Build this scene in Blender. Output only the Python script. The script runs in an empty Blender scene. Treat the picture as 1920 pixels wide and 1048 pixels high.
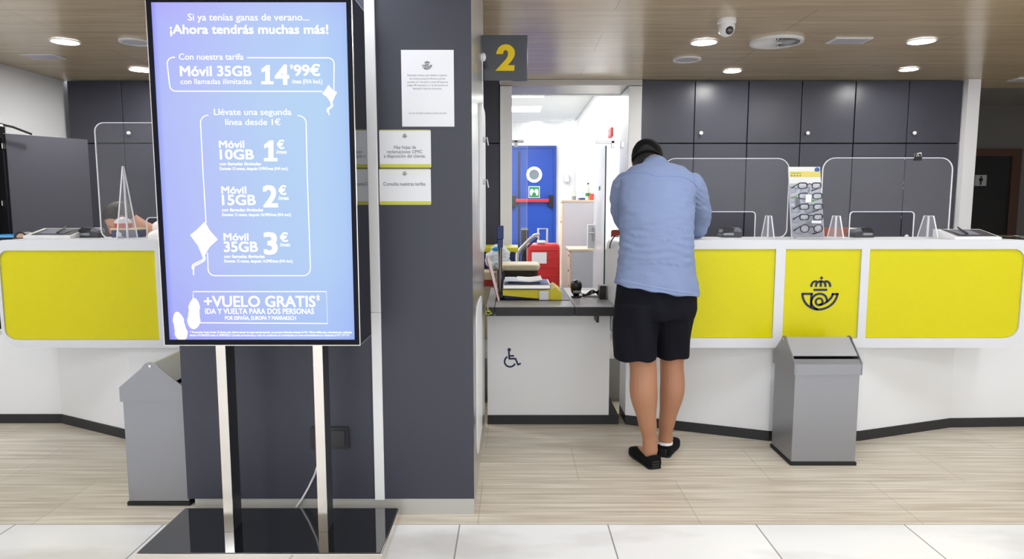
import bpy, bmesh, math, random
from mathutils import Vector, Matrix, noise
from mathutils.geometry import tessellate_polygon
from mathutils.bvhtree import BVHTree
random.seed(7)
SC = bpy.context.scene
COL = SC.collection
PI = math.pi

# ------------------------------------------------------------------ camera, world, exposure
FPX, EYE, PITCH = 1280.0, 1.35, math.atan(139 / 1280)
cd = bpy.data.cameras.new('camera'); cam = bpy.data.objects.new('camera', cd); COL.objects.link(cam)
cd.sensor_fit = 'HORIZONTAL'; cd.sensor_width = 36.0; cd.lens = FPX / 1920 * 36.0
cd.clip_start = 0.05; cd.clip_end = 100
cam.location = (0, 0, EYE); cam.rotation_euler = (PI / 2 - PITCH, 0, 0)
SC.camera = cam
w = bpy.data.worlds.new('fill_world'); SC.world = w; w.use_nodes = True  # even white surround added as fill, entering by the open back
bgn = w.node_tree.nodes['Background']; bgn.inputs[0].default_value = (0.93, 0.96, 1.0, 1); bgn.inputs[1].default_value = 1.5
SC.view_settings.view_transform = 'Standard'; SC.view_settings.look = 'None'
SC.view_settings.exposure = 0.25; SC.view_settings.gamma = 1.0; SC.view_settings.use_curve_mapping = False
SC.cycles.transparent_max_bounces = 32
SC.cycles.max_bounces = 8
DOWNLIGHT, HALL_FILL, OFFICE_PANEL, SCREEN = 165.0, 14.0, 22.0, 0.86

CT, ST = math.cos(PITCH), math.sin(PITCH)
def P(u, v, Y):
    """the point at depth Y that the photograph shows at pixel (u, v)"""
    a, b = (u - 960) / FPX, (524 - v) / FPX
    k = Y / (CT + b * ST)
    return Vector((a * k, Y, EYE + (-ST + b * CT) * k))
def PZ(u, v, z):
    """the point at height z that the photograph shows at pixel (u, v)"""
    a, b = (u - 960) / FPX, (524 - v) / FPX
    k = (z - EYE) / (-ST + b * CT)
    return Vector((a * k, (CT + b * ST) * k, z))

# ------------------------------------------------------------------ materials
def lin(c):
    f = lambda x: x / 12.92 if x <= 0.04045 else ((x + 0.055) / 1.055) ** 2.4
    return tuple(f(x / 255) for x in c) + (1,)
MC = {}
def mat(name, rgb, rough=0.5, metal=0.0, spec=0.5, emit=0.0, bump=None, coat=0.0):
    if name in MC: return MC[name]
    m = bpy.data.materials.new(name); m.use_nodes = True; MC[name] = m
    b = m.node_tree.nodes['Principled BSDF']
    b.inputs['Base Color'].default_value = lin(rgb)
    b.inputs['Roughness'].default_value = rough; b.inputs['Metallic'].default_value = metal
    b.inputs['Specular IOR Level'].default_value = spec
    b.inputs['Coat Weight'].default_value = coat
    if emit:
        b.inputs['Emission Color'].default_value = lin(rgb); b.inputs['Emission Strength'].default_value = emit
    if bump:
        N, L = m.node_tree.nodes, m.node_tree.links
        sc, st, stretch = bump
        tc = N.new('ShaderNodeTexCoord'); mp = N.new('ShaderNodeMapping'); mp.inputs['Scale'].default_value = stretch
        t = N.new('ShaderNodeTexNoise'); t.inputs['Scale'].default_value = sc; t.inputs['Detail'].default_value = 4
        bp = N.new('ShaderNodeBump'); bp.inputs['Strength'].default_value = st; bp.inputs['Distance'].default_value = 0.01
        L.new(tc.outputs['Object'], mp.inputs[0]); L.new(mp.outputs[0], t.inputs['Vector'])
        L.new(t.outputs[0], bp.inputs['Height']); L.new(bp.outputs[0], b.inputs['Normal'])
    return m
def vary(m, sc, stretch, lo, hi, detail=6):
    """colour variation between two colours from stretched noise"""
    N, L = m.node_tree.nodes, m.node_tree.links
    b = N['Principled BSDF']
    tc = N.new('ShaderNodeTexCoord'); mp = N.new('ShaderNodeMapping'); mp.inputs['Scale'].default_value = stretch
    t = N.new('ShaderNodeTexNoise'); t.inputs['Scale'].default_value = sc; t.inputs['Detail'].default_value = detail
    r = N.new('ShaderNodeValToRGB')
    r.color_ramp.elements[0].color = lin(lo); r.color_ramp.elements[0].position = 0.3
    r.color_ramp.elements[1].color = lin(hi); r.color_ramp.elements[1].position = 0.7
    L.new(tc.outputs['Object'], mp.inputs[0]); L.new(mp.outputs[0], t.inputs['Vector'])
    L.new(t.outputs[0], r.inputs[0]); L.new(r.outputs[0], b.inputs['Base Color'])
    return m, r, mp, tc
def tiled(m, r, tc, bw, rh, mortar, off, loc, seam, amount=0.8, axes=(1, 1, 1)):
    """thin joints of a tile grid mixed over a colour"""
    N, L = m.node_tree.nodes, m.node_tree.links
    b = N['Principled BSDF']
    mp = N.new('ShaderNodeMapping'); mp.inputs['Location'].default_value = loc
    br = N.new('ShaderNodeTexBrick'); br.offset = off; br.inputs['Scale'].default_value = 1.0
    br.inputs['Brick Width'].default_value = bw; br.inputs['Row Height'].default_value = rh
    br.inputs['Mortar Size'].default_value = mortar; br.inputs['Mortar Smooth'].default_value = 0.0
    br.inputs['Color1'].default_value = (1, 1, 1, 1); br.inputs['Color2'].default_value = (0.93, 0.93, 0.93, 1)
    mx = N.new('ShaderNodeMixRGB'); mx.inputs['Color2'].default_value = lin(seam)
    mu = N.new('ShaderNodeMixRGB'); mu.blend_type = 'MULTIPLY'; mu.inputs['Fac'].default_value = 1
    ml = N.new('ShaderNodeMath'); ml.operation = 'MULTIPLY'; ml.inputs[1].default_value = amount
    br.inputs['Mortar'].default_value = (1, 1, 1, 1)
    L.new(tc.outputs['Object'], mp.inputs[0]); L.new(mp.outputs[0], br.inputs['Vector'])
    L.new(r.outputs[0], mu.inputs['Color1']); L.new(br.outputs['Color'], mu.inputs['Color2'])
    L.new(mu.outputs[0], mx.inputs['Color1'])
    L.new(br.outputs['Fac'], ml.inputs[0]); L.new(ml.outputs[0], mx.inputs['Fac'])
    L.new(mx.outputs[0], b.inputs['Base Color'])
def clear(name, tint, rough=0.02, haze=0.0, f0=0.03):
    """thin clear sheet: transmits straight through, mirrors by Fresnel, optional faint haze"""
    if name in MC: return MC[name]
    m = bpy.data.materials.new(name); m.use_nodes = True; MC[name] = m
    N, L = m.node_tree.nodes, m.node_tree.links; N.clear()
    o = N.new('ShaderNodeOutputMaterial'); t = N.new('ShaderNodeBsdfTransparent'); g = N.new('ShaderNodeBsdfGlossy')
    t.inputs[0].default_value = (*tint, 1); g.inputs['Roughness'].default_value = rough
    lw = N.new('ShaderNodeLayerWeight'); lw.inputs[0].default_value = 0.5
    pw = N.new('ShaderNodeMath'); pw.operation = 'POWER'; pw.inputs[1].default_value = 5.0; L.new(lw.outputs['Facing'], pw.inputs[0])
    f = N.new('ShaderNodeMath'); f.operation = 'MULTIPLY_ADD'; f.inputs[1].default_value = 0.75 if f0 else 0.0; f.inputs[2].default_value = f0; L.new(pw.outputs[0], f.inputs[0])
    mx = N.new('ShaderNodeMixShader'); L.new(f.outputs[0], mx.inputs[0]); L.new(t.outputs[0], mx.inputs[1]); L.new(g.outputs[0], mx.inputs[2])
    last = mx
    if haze:
        d = N.new('ShaderNodeBsdfDiffuse'); d.inputs[0].default_value = (0.9, 0.9, 0.92, 1)
        m2 = N.new('ShaderNodeMixShader'); m2.inputs[0].default_value = haze
        L.new(mx.outputs[0], m2.inputs[1]); L.new(d.outputs[0], m2.inputs[2]); last = m2
    L.new(last.outputs[0], o.inputs[0])
    return m
def glow(name, rgb, strength):
    if name in MC: return MC[name]
    m = bpy.data.materials.new(name); m.use_nodes = True; MC[name] = m
    N, L = m.node_tree.nodes, m.node_tree.links; N.clear()
    o = N.new('ShaderNodeOutputMaterial'); e = N.new('ShaderNodeEmission')
    e.inputs[0].default_value = lin(rgb); e.inputs[1].default_value = strength
    L.new(e.outputs[0], o.inputs[0]); return m

white_lam = mat('white_laminate', (236, 237, 238), 0.35)
white_body = mat('white_counter_body', (218, 219, 222), 0.35)
white_wall = mat('white_wall_paint', (240, 241, 245), 0.7)
white_bright = mat('white_office_paint', (240, 240, 240), 0.7)
yellow = mat('yellow_panel', (214, 205, 0), 0.3, spec=0.3)
navy = mat('navy_print', (14, 26, 74), 0.5)
black_kick = mat('black_kick_strip', (34, 34, 37), 0.45)
grey_cab = mat('dark_grey_cabinet', (60, 61, 73), 0.33, spec=0.5)
grey_pillar = mat('dark_grey_cladding', (54, 56, 68), 0.42)
grey_door = mat('dark_grey_door', (84, 84, 94), 0.4)
black_gap = mat('black_gap', (8, 8, 9), 0.7)
steel = mat('brushed_steel', (200, 199, 197), 0.28, 1.0, bump=(30, 0.08, (1, 1, 0.02)))
chrome = mat('polished_steel', (222, 217, 208), 0.14, 1.0)
mirror_black = mat('black_mirror_glass', (20, 22, 26), 0.03, 0.0, 1.0, coat=1.0)
tv_black = mat('black_bezel', (6, 8, 26), 0.4, spec=0.15)
tv_side = mat('gloss_black_side', (48, 50, 60), 0.06, 0.75, 1.0)
bin_grey = mat('silver_painted_metal', (150, 151, 155), 0.38, 0.55)
black_rub = mat('black_rubber', (14, 14, 15), 0.6)
black_pl = mat('black_plastic', (20, 20, 23), 0.35)
dark_pl = mat('dark_grey_plastic', (62, 63, 68), 0.4)
light_pl = mat('light_grey_plastic', (205, 205, 208), 0.4)
white_pl = mat('white_plastic', (236, 236, 236), 0.35)
paper = mat('white_paper', (236, 237, 240), 0.8)
print_grey = mat('grey_print', (120, 122, 130), 0.8)
print_dark = mat('dark_print', (58, 62, 84), 0.8)
lime = mat('lime_band', (205, 205, 62), 0.5)
acrylic = clear('clear_acrylic', (0.985, 0.985, 0.99), 0.12, 0.032, 0.0)
acrylic_fin = clear('clear_acrylic_fin', (0.96, 0.96, 0.97), 0.16, 0.14, 0.0)
frosted = clear('frosted_glass', (0.93, 0.94, 0.98), 0.35, 0.30)
acr_edge = mat('acrylic_edge', (232, 233, 238), 0.2)
glass = clear('clear_glass', (0.975, 0.99, 0.985), 0.13)
glass_edge = mat('green_glass_edge', (22, 62, 56), 0.1)
blue_paint = mat('blue_door_paint', (10, 70, 172), 0.4)
scr_white = glow('screen_white', (255, 255, 255), 1.15)
lamp = glow('downlight_diffuser', (255, 253, 248), DOWNLIGHT)
hall_fill_lamp = glow('hall_fill_diffuser', (238, 244, 255), HALL_FILL)
office_lamp = glow('office_panel_diffuser', (255, 255, 255), OFFICE_PANEL)

# ------------------------------------------------------------------ mesh collector
class MB:
    def __init__(s): s.bm = bmesh.new(); s.mi = 0
    def face(s, vs):
        try: f = s.bm.faces.new(vs)
        except ValueError: return None
        f.material_index = s.mi; return f
    def box(s, x0, x1, y0, y1, z0, z1, bev=0.0, seg=2):
        x0, x1 = min(x0, x1), max(x0, x1); y0, y1 = min(y0, y1), max(y0, y1); z0, z1 = min(z0, z1), max(z0, z1)
        b = bmesh.new()
        bmesh.ops.create_cube(b, size=1)
        for v in b.verts: v.co = Vector(((x0 + x1) / 2 + v.co.x * (x1 - x0), (y0 + y1) / 2 + v.co.y * (y1 - y0), (z0 + z1) / 2 + v.co.z * (z1 - z0)))
        if bev: bmesh.ops.bevel(b, geom=b.edges[:], offset=bev, segments=seg, affect='EDGES', profile=0.5)
        s.merge(b); return s
    def merge(s, b, M=None):
        mp = {}
        for v in b.verts: mp[v] = s.bm.verts.new(M @ v.co if M else v.co)
        for f in b.faces: s.face([mp[v] for v in f.verts])
        b.free()
    def rings(s, rs, cap=True, closed=True):
        vr = [[s.bm.verts.new(p) for p in r] for r in rs]
        n = len(rs[0])
        for a, b in zip(vr, vr[1:]):
            for i in range(n if closed else n - 1):
                s.face([a[i], a[(i + 1) % n], b[(i + 1) % n], b[i]])
        if cap:
            s.face(vr[0][::-1]); s.face(vr[-1])
        return s
    def tube(s, pts, r, n=10, flat=1.0):
        pts = [Vector(p) for p in pts]; rs = []
        if not hasattr(r, '__len__'): r = [r] * len(pts)
        up = None
        for i, p in enumerate(pts):
            t = (pts[min(i + 1, len(pts) - 1)] - pts[max(i - 1, 0)]).normalized()
            if up is None:
                up = Vector((0, 0, 1)) if abs(t.z) < 0.9 else Vector((0, 1, 0))
            e1 = t.cross(up)
            e1 = e1.normalized() if e1.length > 1e-6 else t.orthogonal().normalized()
            e2 = e1.cross(t).normalized(); up = e2
            rs.append([p + e1 * math.cos(2 * PI * k / n) * r[i] + e2 * math.sin(2 * PI * k / n) * r[i] * flat for k in range(n)])
        return s.rings(rs)
    def cyl(s, p0, p1, r0, r1=None, n=24):
        return s.tube([p0, p1], [r0, r0 if r1 is None else r1], n)
    def lathe(s, prof, c=(0, 0, 0), n=28, M=None):
        c = Vector(c); rs = []
        for r, z in prof:
            ring = [Vector((max(r, 1e-4) * math.cos(2 * PI * k / n), max(r, 1e-4) * math.sin(2 * PI * k / n), z)) for k in range(n)]
            rs.append([c + (M @ q if M else q) for q in ring])
        return s.rings(rs)
    def ball(s, c, r, n=16, M=None):
        if not hasattr(r, '__len__'): r = (r, r, r)
        b = bmesh.new(); bmesh.ops.create_uvsphere(b, u_segments=n, v_segments=max(6, n * 2 // 3), radius=1)
        T = Matrix.Translation(Vector(c)) @ (M.to_4x4() if M else Matrix()) @ Matrix.Diagonal((*r, 1))
        s.merge(b, T); return s
    def flat(s, loops, d0, d1, plane='XZ', side_mat=None):
        """outer loop with holes, extruded from d0 to d1"""
        f = {'XZ': lambda a, b, d: Vector((a, d, b)), 'XY': lambda a, b, d: Vector((a, b, d)), 'YZ': lambda a, b, d: Vector((d, a, b))}[plane]
        tris = tessellate_polygon([[Vector((a, b, 0)) for a, b in l] for l in loops])
        allp = [p for l in loops for p in l]
        v0 = [s.bm.verts.new(f(a, b, d0)) for a, b in allp]; v1 = [s.bm.verts.new(f(a, b, d1)) for a, b in allp]
        for t in tris:
            s.face([v0[i] for i in t]); s.face([v1[i] for i in reversed(t)])
        m = s.mi
        if side_mat is not None: s.mi = side_mat
        k = 0
        for l in loops:
            n = len(l)
            for i in range(n):
                a, b = k + i, k + (i + 1) % n
                s.face([v0[a], v0[b], v1[b], v1[a]])
            k += n
        s.mi = m; return s
    def stroke(s, pts, wd, d0, d1, plane='XZ', closed=False):
        """flat ribbon of width wd along 2-D points"""
        q = [Vector(p) for p in pts]; n = len(q); L_, R_ = [], []
        for i in range(n):
            a = q[(i - 1) % n] if closed or i > 0 else q[i]; b = q[(i + 1) % n] if closed or i < n - 1 else q[i]
            t = (b - a); t = t.normalized() if t.length > 1e-9 else Vector((1, 0)); nn = Vector((-t.y, t.x)) * wd / 2
            L_.append(q[i] + nn); R_.append(q[i] - nn)
        for i in range(n if closed else n - 1):
            j = (i + 1) % n
            s.flat([[tuple(L_[i]), tuple(L_[j]), tuple(R_[j]), tuple(R_[i])]], d0, d1, plane)
        return s
    def text(s, body, x0, x1, zb, zt, Y, bold=0.0, dirx=1):
        cu = bpy.data.curves.new('lettering', 'FONT'); cu.body = body; cu.resolution_u = 3
        ob = bpy.data.objects.new('lettering', cu); me = bpy.data.meshes.new_from_object(ob)
        xs = [v.co.x for v in me.vertices]; a, b = min(xs), max(xs)
        sx = (x1 - x0) / (b - a); sz = (zt - zb) / 0.69
        h = bold * sz * 0.62
        sx = (x1 - x0 - 2 * h) / (b - a)
        for dx, dz in (((0, 0),) if bold < 0.003 else ((-h, 0), (h, 0)) if bold < 0.02 else ((-h, h * 0.7), (0, 0), (h, h * 0.7), (-h, -h * 0.7), (h, -h * 0.7))):
            vs = [s.bm.verts.new((x0 + h + (v.co.x - a) * sx + dx, Y, zb + v.co.y * sz + dz)) for v in me.vertices]
            for p in me.polygons: s.face([vs[i] for i in p.vertices])
        bpy.data.objects.remove(ob); bpy.data.curves.remove(cu); bpy.data.meshes.remove(me)
        return s
    def ptext(s, body, u0, u1, vb, cap, Y, bold=0.0):
        a, b, c = P(u0, vb, Y), P(u1, vb, Y), P(u0, vb - cap, Y)
        return s.text(body, a.x, b.x, a.z, c.z, Y, bold)
    def build(s, name, mats, parent=None, world=True, smooth=None, rot=None):
        """link as one object; vertices are given in world space (world) or in the parent's space"""
        bmesh.ops.recalc_face_normals(s.bm, faces=s.bm.faces[:])
        me = bpy.data.meshes.new(name); s.bm.to_mesh(me); s.bm.free()
        o = bpy.data.objects.new(name, me); COL.objects.link(o)
        for m in (mats if isinstance(mats, (list, tuple)) else [mats]): me.materials.append(m)
        if smooth: shade(me, smooth)
        if parent:
            r = parent
            while r.parent: r = r.parent
            if world: me.transform(Matrix.Translation(-r.location))
            o.parent = parent
        elif world:
            xs = [v.co for v in me.vertices]
            c = Vector(((min(p.x for p in xs) + max(p.x for p in xs)) / 2, (min(p.y for p in xs) + max(p.y for p in xs)) / 2, min(p.z for p in xs)))
            me.transform(Matrix.Translation(-c)); o.location = c
        return o
def shade(me, deg):
    me.polygons.foreach_set('use_smooth', [True] * len(me.polygons))
    me.update()
    try: me.set_sharp_from_angle(angle=math.radians(deg))
    except Exception: pass
def thing(name, label, cat, loc=(0, 0, 0), group=None, rz=0.0):
    o = bpy.data.objects.new(name, None); COL.objects.link(o); o.location = loc; o.rotation_euler = (0, 0, rz)
    o.empty_display_size = 0.1
    return tag(o, label, cat, group)
def tag(o, label, cat, group=None, kind=None):
    o['label'] = label; o['category'] = cat
    if group: o['group'] = group
    if kind: o['kind'] = kind
    return o
def struct(o, label=None):
    o['kind'] = 'structure'
    if label: o['label'] = label
    return o
def dup(o, loc=None, parent=None, label=None, rz=None):
    c = o.copy(); COL.objects.link(c)
    if parent: c.parent = parent
    if loc is not None: c.location = loc
    if rz is not None: c.rotation_euler = (0, 0, rz)
    if label: c['label'] = label
    for ch in list(o.children): dup(ch, None, c)
    return c
def rrect(x0, x1, z0, z1, r, n=6):
    """rounded rectangle; r = one radius or (bottom-left, bottom-right, top-right, top-left)"""
    rr = r if hasattr(r, '__len__') else (r,) * 4; pts = []
    for (cx, cz, a0, q) in ((x0, z0, PI, rr[0]), (x1, z0, 1.5 * PI, rr[1]), (x1, z1, 0, rr[2]), (x0, z1, PI / 2, rr[3])):
        ox = cx + (q if cx == x0 else -q); oz = cz + (q if cz == z0 else -q)
        if q <= 0: pts.append((cx, cz)); continue
        for k in range(n + 1):
            a = a0 + k / n * PI / 2; pts.append((ox + q * math.cos(a), oz + q * math.sin(a)))
    return pts
def circle(cx, cz, r, n=24, a0=0, a1=2 * PI):
    full = abs(a1 - a0 - 2 * PI) < 1e-6
    m = n if full else n + 1
    return [(cx + r * math.cos(a0 + (a1 - a0) * k / n), cz + r * math.sin(a0 + (a1 - a0) * k / n)) for k in range(m)]
def prect(u0, v0, u1, v1, Y):
    a, b = P(u0, v0, Y), P(u1, v1, Y); return min(a.x, b.x), max(a.x, b.x), min(a.z, b.z), max(a.z, b.z)
def catmull(pts, k=6):
    q = [Vector(p) for p in pts]; out = []
    for i in range(len(q) - 1):
        p0, p1, p2, p3 = q[max(i - 1, 0)], q[i], q[i + 1], q[min(i + 2, len(q) - 1)]
        for j in range(k):
            t = j / k
            out.append(0.5 * ((2 * p1) + (p2 - p0) * t + (2 * p0 - 5 * p1 + 4 * p2 - p3) * t * t + (3 * p1 - p0 - 3 * p2 + p3) * t ** 3))
    out.append(q[-1]); return out
def horn_emblem(mb, cx, cz, size, y0, y1):
    """crowned post horn, size = overall height"""
    s = size / 860.0
    T = lambda p: (cx + (p[0] - 557) * s, cz - (p[1] - 525) * s)
    def st(pts, wd=52, smooth=True):
        pts = [T(p) for p in pts]
        if smooth and len(pts) > 2: pts = [tuple(p) for p in catmull([(a, b, 0) for a, b in pts], 5)]; pts = [(p[0], p[1]) for p in pts]
        mb.stroke(pts, wd * s, y0, y1)
    st([(575, 100), (575, 182)], 26); st([(535, 140), (615, 140)], 26)
    for m in (1, -1):
        X = lambda x: 565 + (x - 565) * m
        st([(X(330), 362), (X(335), 310), (X(362), 255), (X(410), 228), (X(470), 226)])
        st([(X(447), 362), (X(450), 310), (X(470), 262), (X(515), 232), (X(570), 222)])
    st([(565, 362), (565, 215)]); st([(390, 437), (730, 437)])
    st([(120, 516), (128, 600), (165, 700), (232, 795), (320, 865), (430, 915), (560, 930), (690, 905), (800, 850), (900, 760), (962, 655), (988, 570), (994, 516)])
    st([(120, 537), (378, 537)]); st([(347, 530), (347, 870)]); st([(850, 543), (1015, 543)])
    st([(878, 530), (850, 615), (790, 690), (710, 755), (625, 798), (545, 810)])
    mb.flat([[T(p) for p in circle(545, 735, 110)], [T(p) for p in circle(545, 735, 60)]], y0, y1)
    st([(735, 745), (738, 690), (700, 600), (630, 550), (545, 537), (450, 562), (380, 630), (347, 735), (372, 820), (440, 890), (520, 925)])
def wheelchair(mb, cx, cz, size, y0, y1):
    s = size / 660.0
    T = lambda p: (cx + (p[0] - 545) * s, cz - (p[1] - 540) * s)
    mb.flat([[T(p) for p in circle(443, 262, 57)]], y0, y1)
    for q in ([(432, 300), (447, 585)], [(425, 565), (660, 565)], [(645, 550), (745, 790)], [(722, 775), (830, 725)], [(460, 470), (605, 470)]):
        mb.stroke([T(p) for p in q], 55 * s, y0, y1)
    mb.stroke([T((470 + 180 * math.cos(a), 660 - 180 * math.sin(a))) for a in [math.radians(118 + k * (337 - 118) / 30) for k in range(31)]], 55 * s, y0, y1)
def fused(mb, name, mats, voxel, smooth=3, parent=None, shift=None, warp=None):
    """grow one continuous surface from overlapping pieces"""
    me = bpy.data.meshes.new(name); bmesh.ops.recalc_face_normals(mb.bm, faces=mb.bm.faces[:]); mb.bm.to_mesh(me); mb.bm.free()
    t = bpy.data.objects.new(name + '_pieces', me); COL.objects.link(t)
    r = t.modifiers.new('r', 'REMESH'); r.mode = 'VOXEL'; r.voxel_size = voxel
    if smooth:
        k = t.modifiers.new('s', 'SMOOTH'); k.iterations = smooth; k.factor = 0.5
    dg = bpy.context.evaluated_depsgraph_get()
    out = bpy.data.meshes.new_from_object(t.evaluated_get(dg), depsgraph=dg)
    bpy.data.objects.remove(t); bpy.data.meshes.remove(me)
    out.name = name
    if warp:
        no = [v.normal.copy() for v in out.vertices]
        for v, n in zip(out.vertices, no): v.co = v.co + warp(v.co, n)
    out.materials.clear()
    for m in (mats if isinstance(mats, (list, tuple)) else [mats]): out.materials.append(m)
    out.polygons.foreach_set('use_smooth', [True] * len(out.polygons))
    o = bpy.data.objects.new(name, out); COL.objects.link(o)
    if parent:
        q = parent
        while q.parent: q = q.parent
        out.transform(Matrix.Translation(-q.location)); o.parent = parent
    return o

# ================================================================== the setting
FZ = 0.30          # raised staff floor behind the counters
CEIL = 2.50
YB = 6.46          # front of the cabinet wall
XL, XR = -4.17, 4.17
trav = mat('travertine', (205, 194, 174), 0.3, spec=0.5)
_, r_, mp_, tc_ = vary(trav, 2.2, (0.8, 20, 1), (186, 172, 148), (234, 226, 210), 9)
tiled(trav, r_, tc_, 0.95, 0.46, 0.0025, 0.5, (-0.33, -2.777, 0), (150, 138, 118), 0.45)
marble = mat('white_marble', (236, 236, 234), 0.22)
_, r_, mp_, tc_ = vary(marble, 1.1, (1.2, 3.0, 1), (226, 225, 222), (248, 248, 247), 8)
r_.color_ramp.elements[0].position = 0.32; r_.color_ramp.elements[1].position = 0.5
tiled(marble, r_, tc_, 0.63, 0.63, 0.003, 0.0, (0.2225, -2.777, 0), (120, 118, 116), 0.8)
wood = mat('ceiling_wood_laminate', (150, 132, 108), 0.22, spec=0.6)
_, r_, mp_, tc_ = vary(wood, 3.0, (0.5, 9, 1), (190, 170, 138), (212, 193, 160), 6)
tiled(wood, r_, tc_, 2.4, 0.53, 0.003, 0.5, (-0.61, 0.06, 0), (96, 84, 68), 0.5)
plat = mat('staff_floor_vinyl', (150, 148, 145), 0.5)

f = MB(); f.box(XL, 8, -5, 2.777, -0.05, 0); f.mi = 1; f.box(XL, 8, 2.777, 9.8, -0.05, 0)
struct(f.build('floor', [marble, trav], world=False), 'white marble tiles in front, beige travertine behind')
f = MB(); f.box(XL, -0.16, 4.62, 7.0, 0, FZ); f.box(-0.16, 0.62, 5.0, 7.0, 0, FZ); f.box(0.62, XR, 4.62, 7.0, 0, FZ); f.box(-1.5, 1.12, 7.0, 12.6, 0, FZ)
struct(f.build('floor', plat, world=False), 'raised staff floor behind the counters')
f = MB(); f.box(XL, 4.29, -5, 6.52, CEIL, CEIL + 0.06); f.box(4.29, 8, -5, 6.89, CEIL, CEIL + 0.06)
struct(f.build('ceiling', wood, world=False), 'glossy wood laminate ceiling boards')
f = MB(); f.box(4.17, 8, 6.89, 9.8, 2.73, 2.79); f.box(4.17, 8, 6.86, 6.92, CEIL + 0.061, 2.73)
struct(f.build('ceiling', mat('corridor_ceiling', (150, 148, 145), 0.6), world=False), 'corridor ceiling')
f = MB(); f.box(-1.5, 1.12, 6.92, 12.6, 2.85, 2.9)
struct(f.build('ceiling', mat('office_ceiling', (236, 236, 234), 0.7), world=False), 'white office ceiling')
f = MB(); f.box(-4.27, XL, -5, 7.05, 0, 2.56); struct(f.build('wall_left', white_wall, world=False))
f = MB(); f.box(8, 8.1, -5, 9.9, 0, 2.8); struct(f.build('wall_right', white_wall, world=False))
jl0, jl1 = P(938, 300, YB).x, P(960, 300, YB).x
jr0, jr1 = P(1176, 300, YB).x, P(1200, 300, YB).x
f = MB(); f.box(XL, jl0 - 0.02, 6.93, 7.0, 0, 2.9); f.box(jr1, XR, 6.93, 7.0, 0, 2.9); f.box(jl0 - 0.02, jr1, 6.93, 7.0, 2.44, 2.9)
struct(f.build('wall_back', white_wall, world=False))
f = MB(); f.box(-1.5, 1.19, 12.6, 12.7, 0, 2.9); struct(f.build('wall_office_back', white_bright, world=False))
f = MB(); f.box(1.13, 1.19, 7.0, 12.6, 0, 2.9); struct(f.build('wall_office_right', white_bright, world=False))
f = MB(); f.box(-1.56, -1.5, 7.0, 12.6, 0, 2.9); struct(f.build('wall_office_left', white_bright, world=False))
f = MB(); f.box(4.175, 4.29, 6.40, 9.7, 0, CEIL - 0.002); struct(f.build('wall_partition', white_wall, world=False), 'white end of the partition wall')
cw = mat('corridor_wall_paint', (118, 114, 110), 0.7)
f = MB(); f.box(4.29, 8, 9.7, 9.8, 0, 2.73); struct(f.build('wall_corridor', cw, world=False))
# doorway frame of the glass partition
for a, b, l in ((jl0, jl1, 'white left jamb of the glazed doorway'), (jr0, jr1, 'white right jamb of the glazed doorway')):
    f = MB(); f.box(a, b, 6.42, 6.93, FZ, 2.44, 0.004); struct(f.build('trim_1' if a < 0.5 else 'trim_2', white_lam, world=False), l)
f = MB(); f.box(jl0, jr1, 6.42, 6.93, 2.445, CEIL - 0.002); struct(f.build('trim_3', mat('satin_aluminium', (176, 172, 165), 0.35, 0.7), world=False), 'aluminium header over the glazed doorway')

# glazed doorway: transom, fixed side pane, open leaf
zt = P(1000, 268, YB).z
d = thing('window_1', 'clear glass partition with transom and side pane between white jambs', 'glass partition', ((jl1 + jr0) / 2, YB, FZ)); struct(d)
b = MB(); b.box(jl1 + 0.003, jr0 - 0.003, YB + 0.02, YB + 0.03, zt + 0.004, 2.44); b.build('transom_pane', glass, d)
xs = P(988, 350, YB).x
b = MB(); b.box(jl1 + 0.003, xs, YB + 0.02, YB + 0.03, FZ, zt - 0.004); b.build('side_pane', glass, d)
b = MB(); b.box(xs, xs + 0.003, YB + 0.02, YB + 0.03, FZ, zt - 0.004); b.build('pane_edge', acr_edge, d)
for u0, u1, v0, v1 in ((960, 982, 262, 267), (964, 971, 263, 276), (1117, 1152, 264, 269), (1146, 1152, 264, 277), (1164, 1170, 264, 277)):
    x0, x1, z0, z1 = prect(u0, v0, u1, v1, YB + 0.015)
    b = MB(); b.box(x0, x1, YB + 0.006, YB + 0.045, z0, z1, 0.003); b.build('patch_fitting', steel, d)
lx = P(1136, 400, YB).x
d = thing('glass_door', 'glass door leaf standing open inward with green edge', 'door', (lx, YB + 0.5, FZ)); struct(d); d.name = 'door_1'
b = MB(); b.box(lx - 0.005, lx + 0.005, YB + 0.06, YB + 0.92, FZ + 0.01, zt - 0.02); b.build('glass_leaf', frosted, d)
b = MB(); b.box(lx - 0.006, lx + 0.006, YB + 0.05, YB + 0.06, FZ + 0.01, zt - 0.02); b.build('leaf_edge', glass_edge, d)
hz = P(1113, 437, 7.25).z
b = MB(); b.box(lx - 0.075, lx + 0.012, 7.30, 7.37, hz - 0.17, hz + 0.09, 0.005); lk = b.build('lock_case', white_pl, d)
b = MB(); b.box(lx - 0.03, lx - 0.006, 7.27, 7.2995, hz - 0.09, hz + 0.06, 0.005)
b.tube([(lx - 0.018, 7.272, hz), (lx - 0.018, 7.25, hz), (lx - 0.07, 7.245, hz)], 0.009); b.build('lever_handle', steel, lk)
b = MB(); b.box(lx - 0.0065, lx + 0.0065, 6.9, 6.98, P(1130, 357, 6.9).z, P(1130, 349, 6.9).z); b.build('green_sticker', mat('sticker_green', (24, 120, 70), 0.5), d)

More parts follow.
